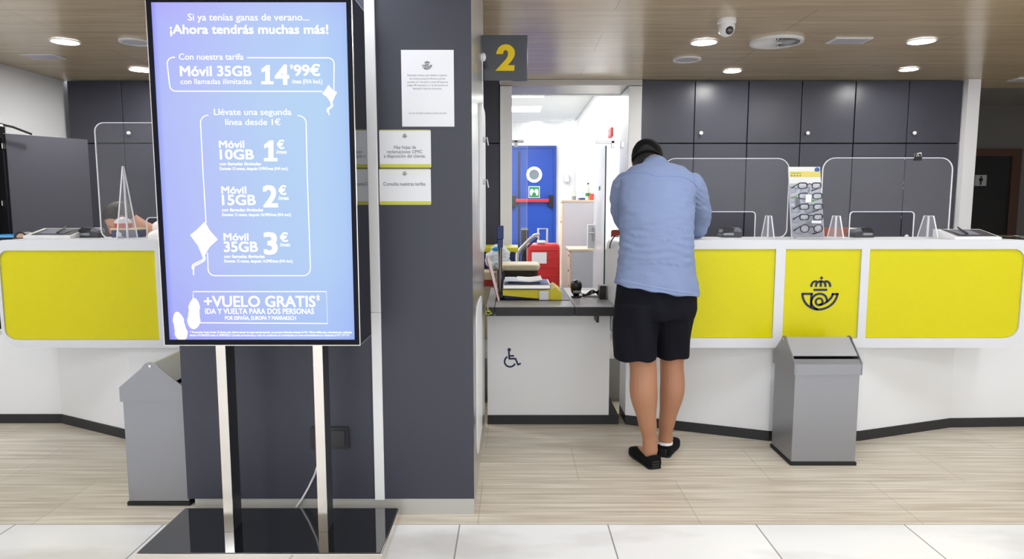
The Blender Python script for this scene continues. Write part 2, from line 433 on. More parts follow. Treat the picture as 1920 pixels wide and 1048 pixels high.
# blue fire door on the far office wall
Yo = 12.58
x0, x1, z0, z1 = prect(944, 279, 1037, 400, Yo)
d = thing('door_2', 'blue fire door with porthole and red push bar', 'door', ((x0 + x1) / 2, Yo, FZ)); struct(d)
b = MB(); b.box(x0, x1, Yo - 0.05, Yo, FZ, z1); b.build('door_leaf', blue_paint, d)
b = MB(); b.box(x0 - 0.05, x0, Yo - 0.07, Yo + 0.01, FZ, z1 + 0.05); b.box(x1, x1 + 0.05, Yo - 0.07, Yo + 0.01, FZ, z1 + 0.05); b.box(x0, x1, Yo - 0.07, Yo + 0.01, z1, z1 + 0.05)
b.build('door_frame', mat('blue_frame_paint', (24, 66, 160), 0.4), d)
c = P(1001.5, 327.5, Yo - 0.06)
b = MB(); b.flat([circle(c.x, c.z, 0.145), circle(c.x, c.z, 0.09)], Yo - 0.075, Yo - 0.05); ph = b.build('porthole_ring', white_pl, d)
b = MB(); b.flat([circle(c.x, c.z, 0.09)], Yo - 0.06, Yo - 0.05); b.build('porthole_glass', mat('porthole_grey', (120, 132, 140), 0.1), ph)
x0, x1, z0, z1 = prect(963, 373, 1033, 379, Yo - 0.12)
b = MB(); b.box(x0, x1, Yo - 0.15, Yo - 0.11, z0, z1, 0.008); pb = b.build('push_bar', mat('push_bar_red', (216, 36, 44), 0.4), d)
for xx in (x0, x1):
    b = MB(); b.box(xx - 0.04, xx + 0.04, Yo - 0.16, Yo - 0.05, z0 - 0.09, z1 + 0.07, 0.01); b.build('bar_bracket', black_pl, pb)
x0, x1, z0, z1 = prect(991, 349, 1012, 371, Yo - 0.06)
b = MB(); b.box(x0, x1, Yo - 0.056, Yo - 0.05, z0, z1); sg = b.build('safety_sign', white_pl, d)
b = MB(); b.box(x0 + 0.012, x1 - 0.012, Yo - 0.06, Yo - 0.055, z0 + 0.012, z1 - 0.012); b.build('green_field', mat('sign_green', (0, 140, 84), 0.5), sg)
cx, cz, sw = (x0 + x1) / 2, (z0 + z1) / 2, x1 - x0
b = MB()
for m in (-1, 1):
    b.flat([[(cx + m * sw * a, cz + sw * q) for a, q in ((0.02, 0.1), (0.1, 0.26), (0.3, 0.26), (0.38, 0.05), (0.34, -0.3), (0.18, -0.3), (0.16, -0.1), (0.02, -0.02))]], Yo - 0.064, Yo - 0.06)
b.build('pictogram', white_pl, sg)
b = MB(); x0, x1, z0, z1 = prect(971.5, 284, 974.5, 520, Yo - 0.06); b.box(x0, x1, Yo - 0.08, Yo - 0.05, z0, z1); b.build('locking_rod', black_pl, d)

# dark restroom door in the corridor
Yc = 9.7
x0, x1, z0, z1 = prect(1800, 293, 1886, 400, Yc)
d = thing('door_3', 'black restroom door in brown frame', 'door', ((x0 + x1) / 2, Yc, 0)); struct(d)
b = MB(); b.box(x0, x1, Yc - 0.03, Yc, 0, z1); b.build('door_leaf', mat('black_door', (22, 20, 19), 0.5), d)
b = MB(); b.box(x0 - 0.1, x0, Yc - 0.05, Yc, 0, z1 + 0.1); b.box(x1, x1 + 0.13, Yc - 0.05, Yc, 0, z1 + 0.1); b.box(x0, x1, Yc - 0.05, Yc, z1, z1 + 0.1)
b.build('door_frame', mat('brown_frame', (84, 54, 36), 0.5), d)
x0, x1, z0, z1 = prect(1828.5, 328, 1848.5, 348.5, Yc - 0.03)
b = MB(); b.box(x0, x1, Yc - 0.036, Yc - 0.03, z0, z1); sg = b.build('restroom_sign', mat('sign_grey', (190, 190, 190), 0.5), d)
cx, cz, s = (x0 + x1) / 2, (z0 + z1) / 2, (x1 - x0) / 20
b = MB(); b.flat([circle(cx, cz + 6.5 * s, 1.5 * s)], Yc - 0.04, Yc - 0.036)
b.flat([[(cx + a * s, cz + q * s) for a, q in ((-2, 4.5), (2, 4.5), (3.4, 2.5), (3, -0.5), (1.3, -2), (1, -8), (-1.2, -8), (-1.3, -2), (-3, -0.5), (-3.4, 2.5))]], Yc - 0.04, Yc - 0.036)
b.build('pictogram', black_pl, sg)

# grey clad pillar with steel plinth and cable duct
YP = 2.868
PX0, PX1, PYB = -1.42, -0.166, 4.06
b = MB(); b.box(PX0, PX1, YP, YP + 0.006, 0.073, CEIL - 0.003); b.box(PX0, PX1 - 0.0035, YP + 0.006, PYB, 0.073, CEIL - 0.003); pil = struct(b.build('wall_pillar', grey_pillar, world=False), 'dark grey clad pillar')
b = MB(); b.box(PX1 - 0.003, PX1, YP + 0.0065, PYB, 0.074, CEIL - 0.003); struct(b.build('trim_4', steel, world=False), 'brushed steel side of the pillar')
b = MB(); b.box(PX0 + 0.03, PX1, YP + 0.004, PYB, 0, 0.0725); struct(b.build('baseboard_pillar', mat('plinth_steel', (192, 192, 188), 0.35, 0.35), world=False), 'pale steel plinth of the pillar')
b = MB(); b.box(-0.597, -0.556, YP - 0.014, YP, 0.9, CEIL - 0.004, 0.002); b.box(-0.597, -0.556, YP - 0.014, YP, 0.073, 0.899, 0.002)
tag(b.build('cable_duct', white_pl), 'white vertical cable duct on the front of the dark grey pillar', 'cable duct')

# ------------------------------------------------------------------ cabinets along the back wall
kz = P(1307, 250, YB).z; seam = P(1400, 268.5, YB).z
def cabinet(name, label, x0, x1, z0, z1, knob, group, ajar=False):
    d = thing(name, label, 'cabinet', ((x0 + x1) / 2, YB + 0.22, z0), group)
    b = MB(); b.box(x0 + 0.001, x1 - 0.001, YB + 0.03, YB + 0.46, z0, z1); b.build('carcass', black_gap, d)
    xm = (x0 + x1) / 2; k = 0.004
    for i, (a, c) in enumerate(((x0 + k, xm - k), (xm + k, x1 - k))):
        b = MB(); b.box(a, c, YB, YB + 0.02, z0 + k, z1 - k, 0.0015, 1)
        dr = b.build('cabinet_door', grey_cab, d)
        if i == 1:
            q = a + 0.055 if not ajar else a + 0.04
            b = MB(); M = Matrix.Rotation(PI / 2, 3, 'X')
            b.lathe([(0, 0), (0.008, 0), (0.008, 0.012), (0.016, 0.018), (0.018, 0.026), (0.012, 0.032), (0, 0.032)], (q, YB - 0.0005, knob), 16, M); b.build('door_knob', white_pl, dr)
            if ajar:
                for zz in (z0 + 0.93, z0 + 1.2, z0 + 1.25, z0 + 1.47):
                    b = MB(); b.box(a - 0.03, a - 0.004, YB + 0.002, YB + 0.028, zz, zz + 0.022); b.build('hinge', steel, dr)
    return d
pitch = (4.165 - jr1) / 3
where = ('nearest the glazed doorway', 'in the middle, behind the man and the glasses display', 'next to the white partition end')
for i in range(3):
    a = jr1 + 0.004 + i * pitch; e = a + pitch - 0.002
    cabinet('wall_cabinet', 'dark grey upper cabinet right of the doorway, ' + ('nearest the doorway', 'the middle one of three', 'next to the white partition')[i], a, e, seam, CEIL - 0.004, kz, 'dark grey upper cabinets on the back wall')
    cabinet('base_cabinet', 'tall dark grey lower cabinet, ' + ('right of the doorway', 'middle one right of the doorway', 'one door ajar, beside the white partition')[i], a, e, FZ, seam - 0.002, P(1703, 443, YB).z, 'dark grey lower cabinets on the back wall', i == 2)
lp = 1.0
for i in range(4):
    e = jl0 - 0.004 - i * lp; a = e - lp + 0.002
    w_ = ('beside the left door jamb', 'second from the left door jamb', 'third from the left door jamb', 'in the corner by the white left wall')[i]
    cabinet('wall_cabinet', 'dark grey upper cabinet ' + w_, a, e, seam, CEIL - 0.004, kz, 'dark grey upper cabinets on the back wall')
    cabinet('base_cabinet', 'tall dark grey lower cabinet ' + w_, a, e, FZ, seam - 0.002, 1.05, 'dark grey lower cabinets on the back wall')

# open dark cupboard on the left wall, its door swung out
d = thing('storage_cupboard', 'dark grey cupboard by the left white wall with its door wide open', 'cupboard', (-3.9, 4.65, FZ))
b = MB(); b.box(-4.16, -3.64, 4.63, 4.66, FZ, 1.86); b.box(-4.16, -3.64, 4.95, 4.98, FZ, 1.86); b.box(-4.16, -3.64, 4.66, 4.95, 1.83, 1.86); b.box(-4.16, -4.13, 4.66, 4.95, FZ, 1.83); b.box(-4.13, -3.66, 4.66, 4.95, 1.1, 1.12)
b.build('carcass', mat('black_carcass', (26, 26, 30), 0.5), d)
A, B = P(10, 250, 4.97), P(164, 262, 5.43); zA = (A.z + B.z) / 2
dv = Vector((B.x - A.x, B.y - A.y, 0)).normalized(); nv = Vector((-dv.y, dv.x, 0)) * 0.02
b = MB(); b.rings([[Vector((q.x, q.y, z)) for q in (A, B, B + nv, A + nv)] for z in (FZ + 0.02, zA)])
dr = b.build('cupboard_door', grey_door, d)
for v in (274, 381):
    q = P(6, v, 4.965); b = MB(); b.box(q.x - 0.02, q.x + 0.015, 4.935, 4.975, q.z - 0.02, q.z + 0.02, 0.003); b.build('hinge', chrome, dr)
b = MB(); b.box(-4.1, -3.63, 4.66, 4.98, 1.862, 1.93, 0.004); tb = MB(); 
t = thing('letter_tray', 'black document tray with white papers on top of the open cupboard', 'tray', (-3.85, 4.82, 1.862))
b.build('tray', black_pl, t); tb.box(-4.08, -3.60, 4.70, 4.97, 1.905, 1.918); tb.build('papers', paper, t)
b = MB(); b.tube([(-3.63, 4.9, 1.925), (-3.56, 4.96, 1.905), (-3.5, 5.06, 1.865)], 0.008); b.build('tray_handle', black_pl, t)

# ------------------------------------------------------------------ ceiling fixtures
def downlight(u, v, r, label):
    c = PZ(u, v, CEIL); d = thing('downlight', label, 'ceiling light', (c.x, c.y, CEIL - 0.001), 'round recessed downlights')
    b = MB(); b.flat([circle(c.x, c.y, r + 0.012, 32), circle(c.x, c.y, r, 32)], CEIL - 0.009, CEIL - 0.001, 'XY'); b.build('trim_ring', white_pl, d)
    b = MB(); b.flat([circle(c.x, c.y, r, 32)], CEIL - 0.006, CEIL - 0.002, 'XY'); b.build('diffuser', lamp, d)
for u, v, r, l in ((122, 77, 0.085, 'bright round downlight near the white left wall'), (264, 130, 0.085, 'bright round downlight by the dark cabinets, half behind the display screen'),
                   (1320, 78, 0.085, 'bright round downlight beside the dome camera'), (1728, 76, 0.085, 'bright round downlight at the right, beside the flat rectangular panel'),
                   (1373, 132, 0.07, 'small bright downlight close to the cabinets, below the dome camera'), (1704, 129, 0.07, 'small bright downlight close to the cabinets at the right')):
    downlight(u, v, r, l)
for yy in (4.95, 5.97):  # two unseen downlights added to brighten the staff area
    q = thing('downlight', 'unseen round downlight added over the staff area behind the grey pillar', 'ceiling light', (-1.5, yy, CEIL - 0.001), 'round recessed downlights')
    b = MB(); b.flat([circle(-1.5, yy, 0.097, 32), circle(-1.5, yy, 0.085, 32)], CEIL - 0.009, CEIL - 0.001, 'XY'); b.build('trim_ring', white_pl, q)
    b = MB(); b.flat([circle(-1.5, yy, 0.085, 32)], CEIL - 0.006, CEIL - 0.002, 'XY'); b.build('diffuser', lamp, q)
def speaker(u, v, r, label):
    c = PZ(u, v, CEIL); d = thing('ceiling_speaker', label, 'speaker', (c.x, c.y, CEIL - 0.001), 'round white ceiling speakers')
    b = MB(); b.flat([circle(c.x, c.y, r + 0.02, 32), circle(c.x, c.y, r, 32)], CEIL - 0.014, CEIL - 0.001, 'XY'); b.build('rim', white_pl, d)
    b = MB(); b.flat([circle(c.x, c.y, r, 32)], CEIL - 0.010, CEIL - 0.002, 'XY'); b.build('grille', mat('speaker_grille', (196, 196, 204), 0.6), d)
speaker(1288, 110, 0.09, 'round white ceiling speaker right of the number sign')
speaker(255, 77, 0.09, 'round white ceiling speaker left of the display screen')
c = PZ(1456, 76, CEIL); R = 0.18
d = thing('air_diffuser', 'large round white swirl air vent in the wooden ceiling', 'vent', (c.x, c.y, CEIL - 0.001))
b = MB(); b.flat([circle(c.x, c.y, R, 40), circle(c.x, c.y, R * 0.86, 40)], CEIL - 0.02, CEIL - 0.001, 'XY'); b.build('rim', white_pl, d)
b = MB(); b.flat([circle(c.x, c.y, R * 0.86, 40)], CEIL - 0.004, CEIL - 0.002, 'XY'); b.build('dark_throat', black_gap, d)
for k in range(28):
    a = 2 * PI * k / 28; b = MB(); ca, sa = math.cos(a), math.sin(a)
    q = lambda rr, t, z: Vector((c.x + rr * ca - t * sa, c.y + rr * sa + t * ca, z))
    b.rings([[q(rr, wd, CEIL - 0.006), q(rr, -wd, CEIL - 0.019), q(rr, -wd - 0.002, CEIL - 0.020), q(rr, wd, CEIL - 0.008)] for rr, wd in ((R * 0.2, 0.004), (R * 0.86, 0.0125))])
    b.build('vane', white_pl, d)
b = MB(); b.flat([circle(c.x, c.y, R * 0.2, 24)], CEIL - 0.02, CEIL - 0.006, 'XY'); b.build('hub', white_pl, d)
def hatch(u, v, label):
    c = PZ(u, v, CEIL); d = thing('ceiling_panel', label, 'ceiling panel', (c.x, c.y, CEIL - 0.001), 'flat rectangular ceiling panels')
    b = MB(); b.box(c.x - 0.13, c.x + 0.13, c.y - 0.08, c.y + 0.08, CEIL - 0.008, CEIL - 0.001); b.build('frame', white_pl, d)
    b = MB(); b.box(c.x - 0.11, c.x + 0.11, c.y - 0.065, c.y + 0.065, CEIL - 0.010, CEIL - 0.0085); b.build('grille', mat('grille_lilac', (190, 188, 202), 0.5), d)
hatch(1592, 75, 'flat rectangular grey ceiling grille between the swirl vent and a downlight')
hatch(82, 105, 'flat rectangular grey ceiling grille beside the white left wall')
hatch(1925, 149, 'flat rectangular ceiling grille at the right edge before the corridor')
c = PZ(1363, 36, CEIL)
d = thing('dome_camera', 'white dome security camera hanging under the wooden ceiling', 'security camera', (c.x, c.y, CEIL))
b = MB(); b.lathe([(0, 0), (0.056, 0), (0.057, -0.022), (0.05, -0.03), (0, -0.03)], (c.x, c.y, CEIL - 0.0005), 28); b.build('mount_base', white_pl, d, smooth=40)
b = MB(); b.lathe([(0, -0.03), (0.05, -0.031), (0.051, -0.055), (0.045, -0.08), (0.03, -0.098), (0.012, -0.105), (0, -0.106)], (c.x, c.y, CEIL - 0.0005), 28); sh = b.build('dome_shell', white_pl, d, smooth=50)
b = MB(); b.ball((c.x + 0.006, c.y - 0.032, CEIL - 0.073), 0.027, 18); b.build('lens_eye', mirror_black, sh, smooth=60)
# unseen light panels added to the hall ceiling as fill
for i, yy in enumerate((-3.6, -1.6, 0.5, 2.75)):
    for j, xx in enumerate((-2.9, -0.9, 1.1, 3.1, 5.1)):
        d = thing('hall_fill_panel', 'unseen square white fill panel added to the hall ceiling', 'ceiling light', (xx, yy, CEIL - 0.001), 'unseen fill panels added over the hall')
        b = MB(); b.box(xx - 0.3, xx + 0.3, yy - 0.3, yy + 0.3, CEIL - 0.012, CEIL - 0.001); b.build('frame', white_pl, d)
        b = MB(); b.box(xx - 0.28, xx + 0.28, yy - 0.28, yy + 0.28, CEIL - 0.014, CEIL - 0.0125); b.build('diffuser', hall_fill_lamp, d)
# office ceiling lights
for (u, v), l in (((985, 174.5), 'nearest'), ((985, 203), 'farther')):
    c = PZ(u, v, 2.85); d = thing('office_light_panel', ('front' if l == 'nearest' else 'rear') + ' white light panel seen through the doorway in the office ceiling', 'ceiling light', (c.x, c.y, 2.849), 'office light panels')
    b = MB(); b.box(-0.62, P(1022 if l == 'nearest' else 1015, v, c.y).x, c.y - 0.3, c.y + 0.3, 2.838, 2.849); b.build('frame', white_pl, d)
    b = MB(); b.box(-0.6, P(1021 if l == 'nearest' else 1014, v, c.y).x, c.y - 0.28, c.y + 0.28, 2.834, 2.8375); b.build('diffuser', office_lamp, d)
d = thing('office_light_panel', 'unseen white light panel added in the office ceiling just inside the doorway', 'ceiling light', (-0.1, 7.7, 2.849), 'office light panels')  # unseen panel added to brighten the fronts seen through the doorway
b = MB(); b.box(-0.4, 0.2, 7.4, 8.0, 2.838, 2.849); b.build('frame', white_pl, d)
b = MB(); b.box(-0.38, 0.18, 7.42, 7.98, 2.834, 2.8375); b.build('diffuser', office_lamp, d)
for u, l in ((1005, 'left'), (1074, 'right')):
    c = PZ(u, 227.5, 2.85); d = thing('office_downlight', l + ' small round light at the far end of the office ceiling', 'ceiling light', (c.x, c.y, 2.849), 'round office lights')
    b = MB(); b.flat([circle(c.x, c.y, 0.11)], 2.835, 2.849, 'XY'); b.build('rim', white_pl, d)
    b = MB(); b.flat([circle(c.x, c.y, 0.095)], 2.832, 2.8345, 'XY'); b.build('diffuser', office_lamp, d)

# ================================================================== counters
YC, ZB0, ZT0 = 3.75, 0.559, 1.161
YCB = 4.14
def counter(name, label, xa, xb, corners, panels, basepts, emblem_px=None):
    d = thing(name, label, 'counter', ((xa + xb) / 2, 4.05, 0))
    b = MB(); holes = [rrect(x0, x1, z0, z1, r) for x0, x1, z0, z1, r in panels]
    out = rrect(xa, xb, ZB0, ZT0, corners, 8)
    b.flat([out] + holes, YC, YC + 0.022); b.flat([out], YC + 0.022, YCB)
    if emblem_px: b.flat([rrect(xa, xa + 0.09, ZB0, ZT0 - 0.002, (0.03, 0, 0, 0.07), 8)], YCB, 4.36)
    b.build('counter_body', white_body, d, smooth=30)
    for i, (x0, x1, z0, z1, r) in enumerate(panels):
        b = MB(); b.flat([rrect(x0 + 0.001, x1 - 0.001, z0 + 0.001, z1 - 0.001, [max(0, q - 0.001) for q in r])], YC + 0.010, YC + 0.021)
        pn = b.build('yellow_panel', yellow, d)
        if emblem_px and i == emblem_px[0]:
            c = P(emblem_px[1], emblem_px[2], YC + 0.009); b = MB(); horn_emblem(b, c.x, c.z, 0.192, YC + 0.0075, YC + 0.0095); b.build('post_horn_emblem', navy, pn)
    b = MB(); b.flat([basepts], 0.058, ZB0 - 0.001, 'XY'); b.build('base_panel', white_lam, d)
    k = MB(); q = [Vector(p) for p in basepts]; cen = sum(q, Vector((0, 0))) / len(q)
    kp = [p + Vector((0, -0.006)) if p.y < 4.3 else p for p in q]
    k.flat([[tuple(p) for p in kp]], 0.0, 0.0575, 'XY'); k.build('kick_strip', black_kick, d)
    return d
fl = lambda u, v: tuple(PZ(u, v, 0).xy)
pa = lambda u0, v0, u1, v1, r: (*prect(u0, v0, u1, v1, YC), r)
xa = 0.603
x_, _, zlo, zhi = prect(1452, 634, 1470, 467, YC)
panA = (xa + 0.05, P(1452, 550, YC).x, zlo, zhi, (0.05, 0, 0, 0.05))
panB = (P(1470, 550, YC).x, P(1612, 550, YC).x, zlo, zhi, (0, 0, 0, 0))
panC = (P(1627, 550, YC).x, P(1916, 550, YC).x, zlo, zhi, (0, 0.075, 0.06, 0))
xbR = P(1926, 550, YC).x + 0.012
counter('service_counter', 'long white service counter with yellow panels and dark blue horn emblem, right of the pillar', xa, xbR, (0.06, 0.10, 0.05, 0.07), [panA, panB, panC],
        [fl(1172, 795), fl(1440, 826), fl(1610, 826), fl(1780, 801), fl(1924, 799), (3.15, 4.34), (0.7, 4.34)], (1, 1537.5, 550))
xbL = -1.432
xaL = P(-3, 550, YC).x
panD = (P(3, 550, YC).x, P(294, 550, YC).x, zlo - 0.01, zhi - 0.008, (0.06, 0, 0, 0.05))
panE = (P(308, 550, YC).x, xbL - 0.05, zlo - 0.01, zhi - 0.008, (0, 0.02, 0.02, 0))
counter('service_counter', 'white service counter with plain yellow panels, left of the display screen', xaL, xbL, (0.11, 0.02, 0.02, 0.05), [panD, panE],
        [(-3.9, fl(0, 793)[1]), fl(117, 793), fl(250, 826), (-1.44, 3.826), (-1.44, 4.34), (-3.9, 4.34)])

# low accessible desk
YD = 4.118
dz0, dz1 = 0.706, 0.762
xl = P(914, 700, YD).x
d = thing('accessible_desk', 'low dark grey desk with white front and blue wheelchair symbol', 'desk', (0.22, 4.4, 0))
b = MB(); b.box(xl, 0.599, YD, 4.8, 0.058, dz0 - 0.001); b.build('front_panel', white_lam, d)
b = MB(); b.box(xl, 0.66, YD - 0.006, 4.8, 0, 0.0575); b.build('kick_strip', black_kick, d)
top_m = mat('desk_top_grey', (158, 157, 160), 0.35); edge_m = mat('desk_edge_dark', (26, 26, 29), 0.5)
sx = [P(911, 575, 3.95).x, P(927.5, 575, 3.95).x, P(1077.5, 575, 3.95).x, 0.597]
for a, c in ((sx[0], sx[1]), (sx[1], sx[2]), (sx[2], sx[3])):
    b = MB(); b.box(a + 0.002, c - 0.002, 3.95, 4.86, dz1 - 0.004, dz1); b.mi = 1; b.box(a + 0.002, c - 0.002, 3.95, 4.86, dz0, dz1 - 0.0045)
    b.build('desk_top', [top_m, edge_m], d)
b = MB(); b.box(0.5, 0.515, 3.99, 4.115, 0.66, 0.7055); b.build('bracket', black_kick, d)
c = P(960.5, 671, YD); b = MB(); wheelchair(b, c.x, c.z, 0.122, YD - 0.002, YD - 0.0005); b.build('wheelchair_symbol', navy, d)
c = P(917, 583.5, 3.95); b = MB(); wheelchair(b, c.x, c.z, 0.043, 3.948, 3.9497); b.build('wheelchair_sticker', mat('sticker_lime', (222, 226, 60), 0.5), d)
bk = MB(); bk.box(-0.10, 0.36, 4.2, 4.83, dz1 + 0.0005, dz1 + 0.003); bk.build('desk_mat', mat('black_inset', (22, 22, 25), 0.4), d)

# ================================================================== display totem
YS = 2.52
d = thing('display_totem', 'tall portrait advertising screen on two steel posts and a mirrored black base', 'display screen', (-0.94, 2.62, 0))
b = MB(); b.box(-1.412, -0.487, 2.432, 2.82, 0.0, 0.0515, 0.002); bp = b.build('base_plate', chrome, d)
b = MB(); b.box(-1.405, -0.494, 2.436, 2.815, 0.052, 0.0545); b.build('mirror_top', mirror_black, bp)
for u in (425, 603):
    xc = P(u, 900, 2.6).x
    b = MB(); b.box(xc - 0.0185, xc + 0.0185, 2.60, 2.604, 0.055, 0.9); pst = b.build('post', chrome, d)
    b = MB(); b.box(xc - 0.0185, xc + 0.0185, 2.6045, 2.685, 0.055, 0.9); b.build('post_side', mat('post_dark', (46, 46, 49), 0.4), pst)
X0, X1 = P(308, 648, YS).x, P(676, 648, YS).x; Z0 = P(500, 648, YS).z; Z1 = Z0 + 1.268
b = MB(); b.box(X0, X1, YS + 0.012, YS + 0.2, Z0, Z1, 0.004); hs = b.build('housing', tv_side, d)
sx0, sx1, sz0, _ = prect(317, 637, 664, 600, YS); sz1 = Z1 - 0.026
b = MB(); b.flat([rrect(X0 + 0.003, X1 - 0.003, Z0 + 0.003, Z1 - 0.003, 0), rrect(sx0, sx1, sz0, sz1, 0)], YS, YS + 0.0118); b.build('bezel', tv_black, d)
b = MB(); b.flat([rrect(X0, X1, Z0, Z1, 0), rrect(X0 + 0.0029, X1 - 0.0029, Z0 + 0.0029, Z1 - 0.0029, 0)], YS - 0.001, YS + 0.0118); b.build('silver_edge', chrome, d)
sm = bpy.data.materials.new('screen_picture'); sm.use_nodes = True; N, L = sm.node_tree.nodes, sm.node_tree.links; N.clear()
o_ = N.new('ShaderNodeOutputMaterial'); e_ = N.new('ShaderNodeEmission'); e_.inputs[1].default_value = SCREEN
tc = N.new('ShaderNodeTexCoord'); sp = N.new('ShaderNodeSeparateXYZ'); L.new(tc.outputs['Generated'], sp.inputs[0])
r1 = N.new('ShaderNodeValToRGB'); cr = r1.color_ramp
cr.elements[0].position = 0; cr.elements[0].color = lin((120, 120, 238)); cr.elements[1].position = 1; cr.elements[1].color = lin((150, 188, 244))
for p_, c_ in ((0.03, (172, 172, 250)), (0.2, (180, 184, 248)), (0.55, (180, 206, 242)), (0.85, (178, 212, 243)), (0.97, (166, 200, 243))):
    el = cr.elements.new(p_); el.color = lin(c_)
r2 = N.new('ShaderNodeValToRGB'); cr = r2.color_ramp
cr.elements[0].position = 0; cr.elements[0].color = lin((150, 150, 240)); cr.elements[1].position = 1; cr.elements[1].color = lin((186, 176, 250))
for p_, c_ in ((0.02, (168, 174, 248)), (0.25, (184, 204, 246)), (0.7, (190, 214, 246)), (0.94, (186, 198, 252))):
    el = cr.elements.new(p_); el.color = lin(c_)
mx = N.new('ShaderNodeMixRGB'); mx.inputs[0].default_value = 0.42
L.new(sp.outputs['X'], r1.inputs[0]); L.new(sp.outputs['Z'], r2.inputs[0]); L.new(r1.outputs[0], mx.inputs[1]); L.new(r2.outputs[0], mx.inputs[2])
L.new(mx.outputs[0], e_.inputs[0]); L.new(e_.outputs[0], o_.inputs[0])
b = MB(); b.box(sx0, sx1, YS + 0.004, YS + 0.011, sz0, sz1); scn = b.build('screen', sm, d)
YT = YS + 0.0035
def sblock(name, texts, strokes=(), polys=()):
    b = MB()
    for (s_, u0, u1, vb, cap, bold) in texts: b.ptext(s_, u0, u1, vb, cap, YT, bold)
    for pts, wd in strokes:
        if len(pts) in (4, 5) and wd != 0.0032: pts = [(p.x, p.y) for p in catmull([(a, e, 0) for a, e in pts], 5)]
        q = [P(u, v, YT) for u, v in pts]; b.stroke([(p.x, p.z) for p in q], wd, YT - 0.0004, YT)
    for pts in polys:
        q = [P(u, v, YT) for u, v in pts]; b.flat([[(p.x, p.z) for p in q]], YT - 0.0004, YT)
    return b.build(name, scr_white, scn)
B1, B2, B3 = 0.014, 0.022, 0.038
def one(u0, u1, vb, cap):
    w_ = u1 - u0; q = lambda a, h: (u0 + a * w_, vb - h * cap)
    return [q(0.02, 0), q(0.02, 0.15), q(0.34, 0.15), q(0.34, 0.70), q(0.06, 0.62), q(0.02, 0.78), q(0.44, 1.0), q(0.70, 1.0), q(0.70, 0.15), q(1.0, 0.15), q(1.0, 0)]
def arc(cx, cy, r, a0, a1, n=6): return [(cx + r * math.cos(math.radians(a0 + (a1 - a0) * k / n)), cy + r * math.sin(math.radians(a0 + (a1 - a0) * k / n))) for k in range(n + 1)]
sblock('headline', [('Si ya tenías ganas de verano...', 352.5, 579.5, 38.4, 12.8, B1), ('¡Ahora tendrás muchas más!', 318.8, 615.7, 63, 16.6, B3)])
sblock('main_offer', [('Con nuestra tarifa', 335.5, 456.4, 111.8, 11.4, B1), ('Móvil 35GB', 337.7, 471.5, 142.3, 18.4, B3), ('con llamadas ilimitadas', 338.6, 471.8, 157.4, 9.8, 0.004),
     ('4', 515.6, 542.7, 158, 36, 0.045), ('’99€', 544.5, 600.6, 141.7, 20, B3), ('/mes (IVA Incl.)', 547.7, 604.4, 156.5, 8, 0.018)],
    [([(328, 107.5)] + arc(325, 119, 11.5, -90, -180) + arc(330, 159, 12, 180, 90) + [(604, 171.3)], 0.0035), ([(463.6, 108.2)] + arc(615, 120, 11.5, -90, 0) + [(626, 168)], 0.0035)], [one(489.5, 513, 158, 36)])
sblock('second_line_offer', [('Llévate una segunda', 401.3, 546.4, 215.4, 11.6, B1), ('línea desde 1€', 422.7, 526, 234.3, 11.4, B1),
     ('Móvil', 410.7, 458.3, 277, 13.2, B3), ('10GB', 412.3, 476.2, 298.4, 18, B3), ('€', 519.5, 533.2, 278.7, 15.4, B3), ('/mes', 518, 537.6, 288, 7, B2), ('con llamadas ilimitadas', 412, 489, 309.8, 5.8, 0.02), ('Durante 12 meses, después 9,99€/mes (IVA incl.)', 412, 540, 318.6, 5.2, 0.02),
     ('Móvil', 415.2, 462, 362.8, 13.2, B3), ('15GB', 416.5, 479.8, 384, 18.5, B3), ('2', 493.7, 521.3, 387.5, 39, 0.05), ('€', 522.5, 537.2, 364.8, 16, B3), ('/mes', 522, 541.4, 374.5, 7, B2), ('con llamadas ilimitadas', 416.5, 493.4, 396.2, 5.8, 0.02), ('Durante 12 meses, después 10,99€/mes (IVA incl.)', 416.5, 545.6, 405, 5.2, 0.02),
     ('Móvil', 419.4, 466.2, 450.7, 13.3, B3), ('35GB', 420, 483.7, 471.8, 18.5, B3), ('3', 495, 521, 475.7, 39, 0.05), ('€', 525.2, 540.4, 453, 16, B3), ('/mes', 524.9, 544, 462, 7, B2), ('con llamadas ilimitadas', 420.4, 496.3, 483.5, 5.8, 0.02), ('Durante 12 meses, después 14,99€/mes (IVA incl.)', 420.4, 548.9, 492, 5.2, 0.02)],
    [([(390.5, 215.8)] + arc(390, 230, 14, -95, -180) + [(380.5, 320), (386.5, 418)], 0.0032),
     ([(558, 216.3)] + arc(560, 231, 14, -85, 0) + [(575.8, 320), (582, 500)] + arc(569, 504, 12.8, 0, 90) + arc(403, 504, 12.8, 90, 180) + [(389, 474)], 0.0032)], [one(494.5, 520.3, 302.3, 39)])
sblock('flight_offer', [('+VUELO GRATIS', 383, 591.7, 575, 20, 0.032), ('*', 593.5, 600, 573, 20, 0.012), ('IDA Y VUELTA PARA DOS PERSONAS', 385, 589, 588.3, 9.8, 0.022), ('POR ESPAÑA, EUROPA Y MARRAKECH', 422, 555, 599.6, 6.9, 0.02)],
    [([(362.3, 560), (362, 546.6), (612, 546.6), (614.3, 606.5), (373, 605.2)], 0.0032)])
sblock('small_print', [('* Promoción Vuelo Gratis. El cliente solo deberá abonar las tasas aeroportuarias. Los precios indicados incluyen el IVA. Oferta válida para contrataciones realizadas', 357, 660, 624.6, 3.8, 0.02),
     ('desde el 01/06/2022 hasta el 30/09/2022. Consulta permanencias y resto de condiciones de contratación en www.correostelecom.es o llamando al 917 177 717.', 356, 656, 630.2, 3.8, 0.02)])
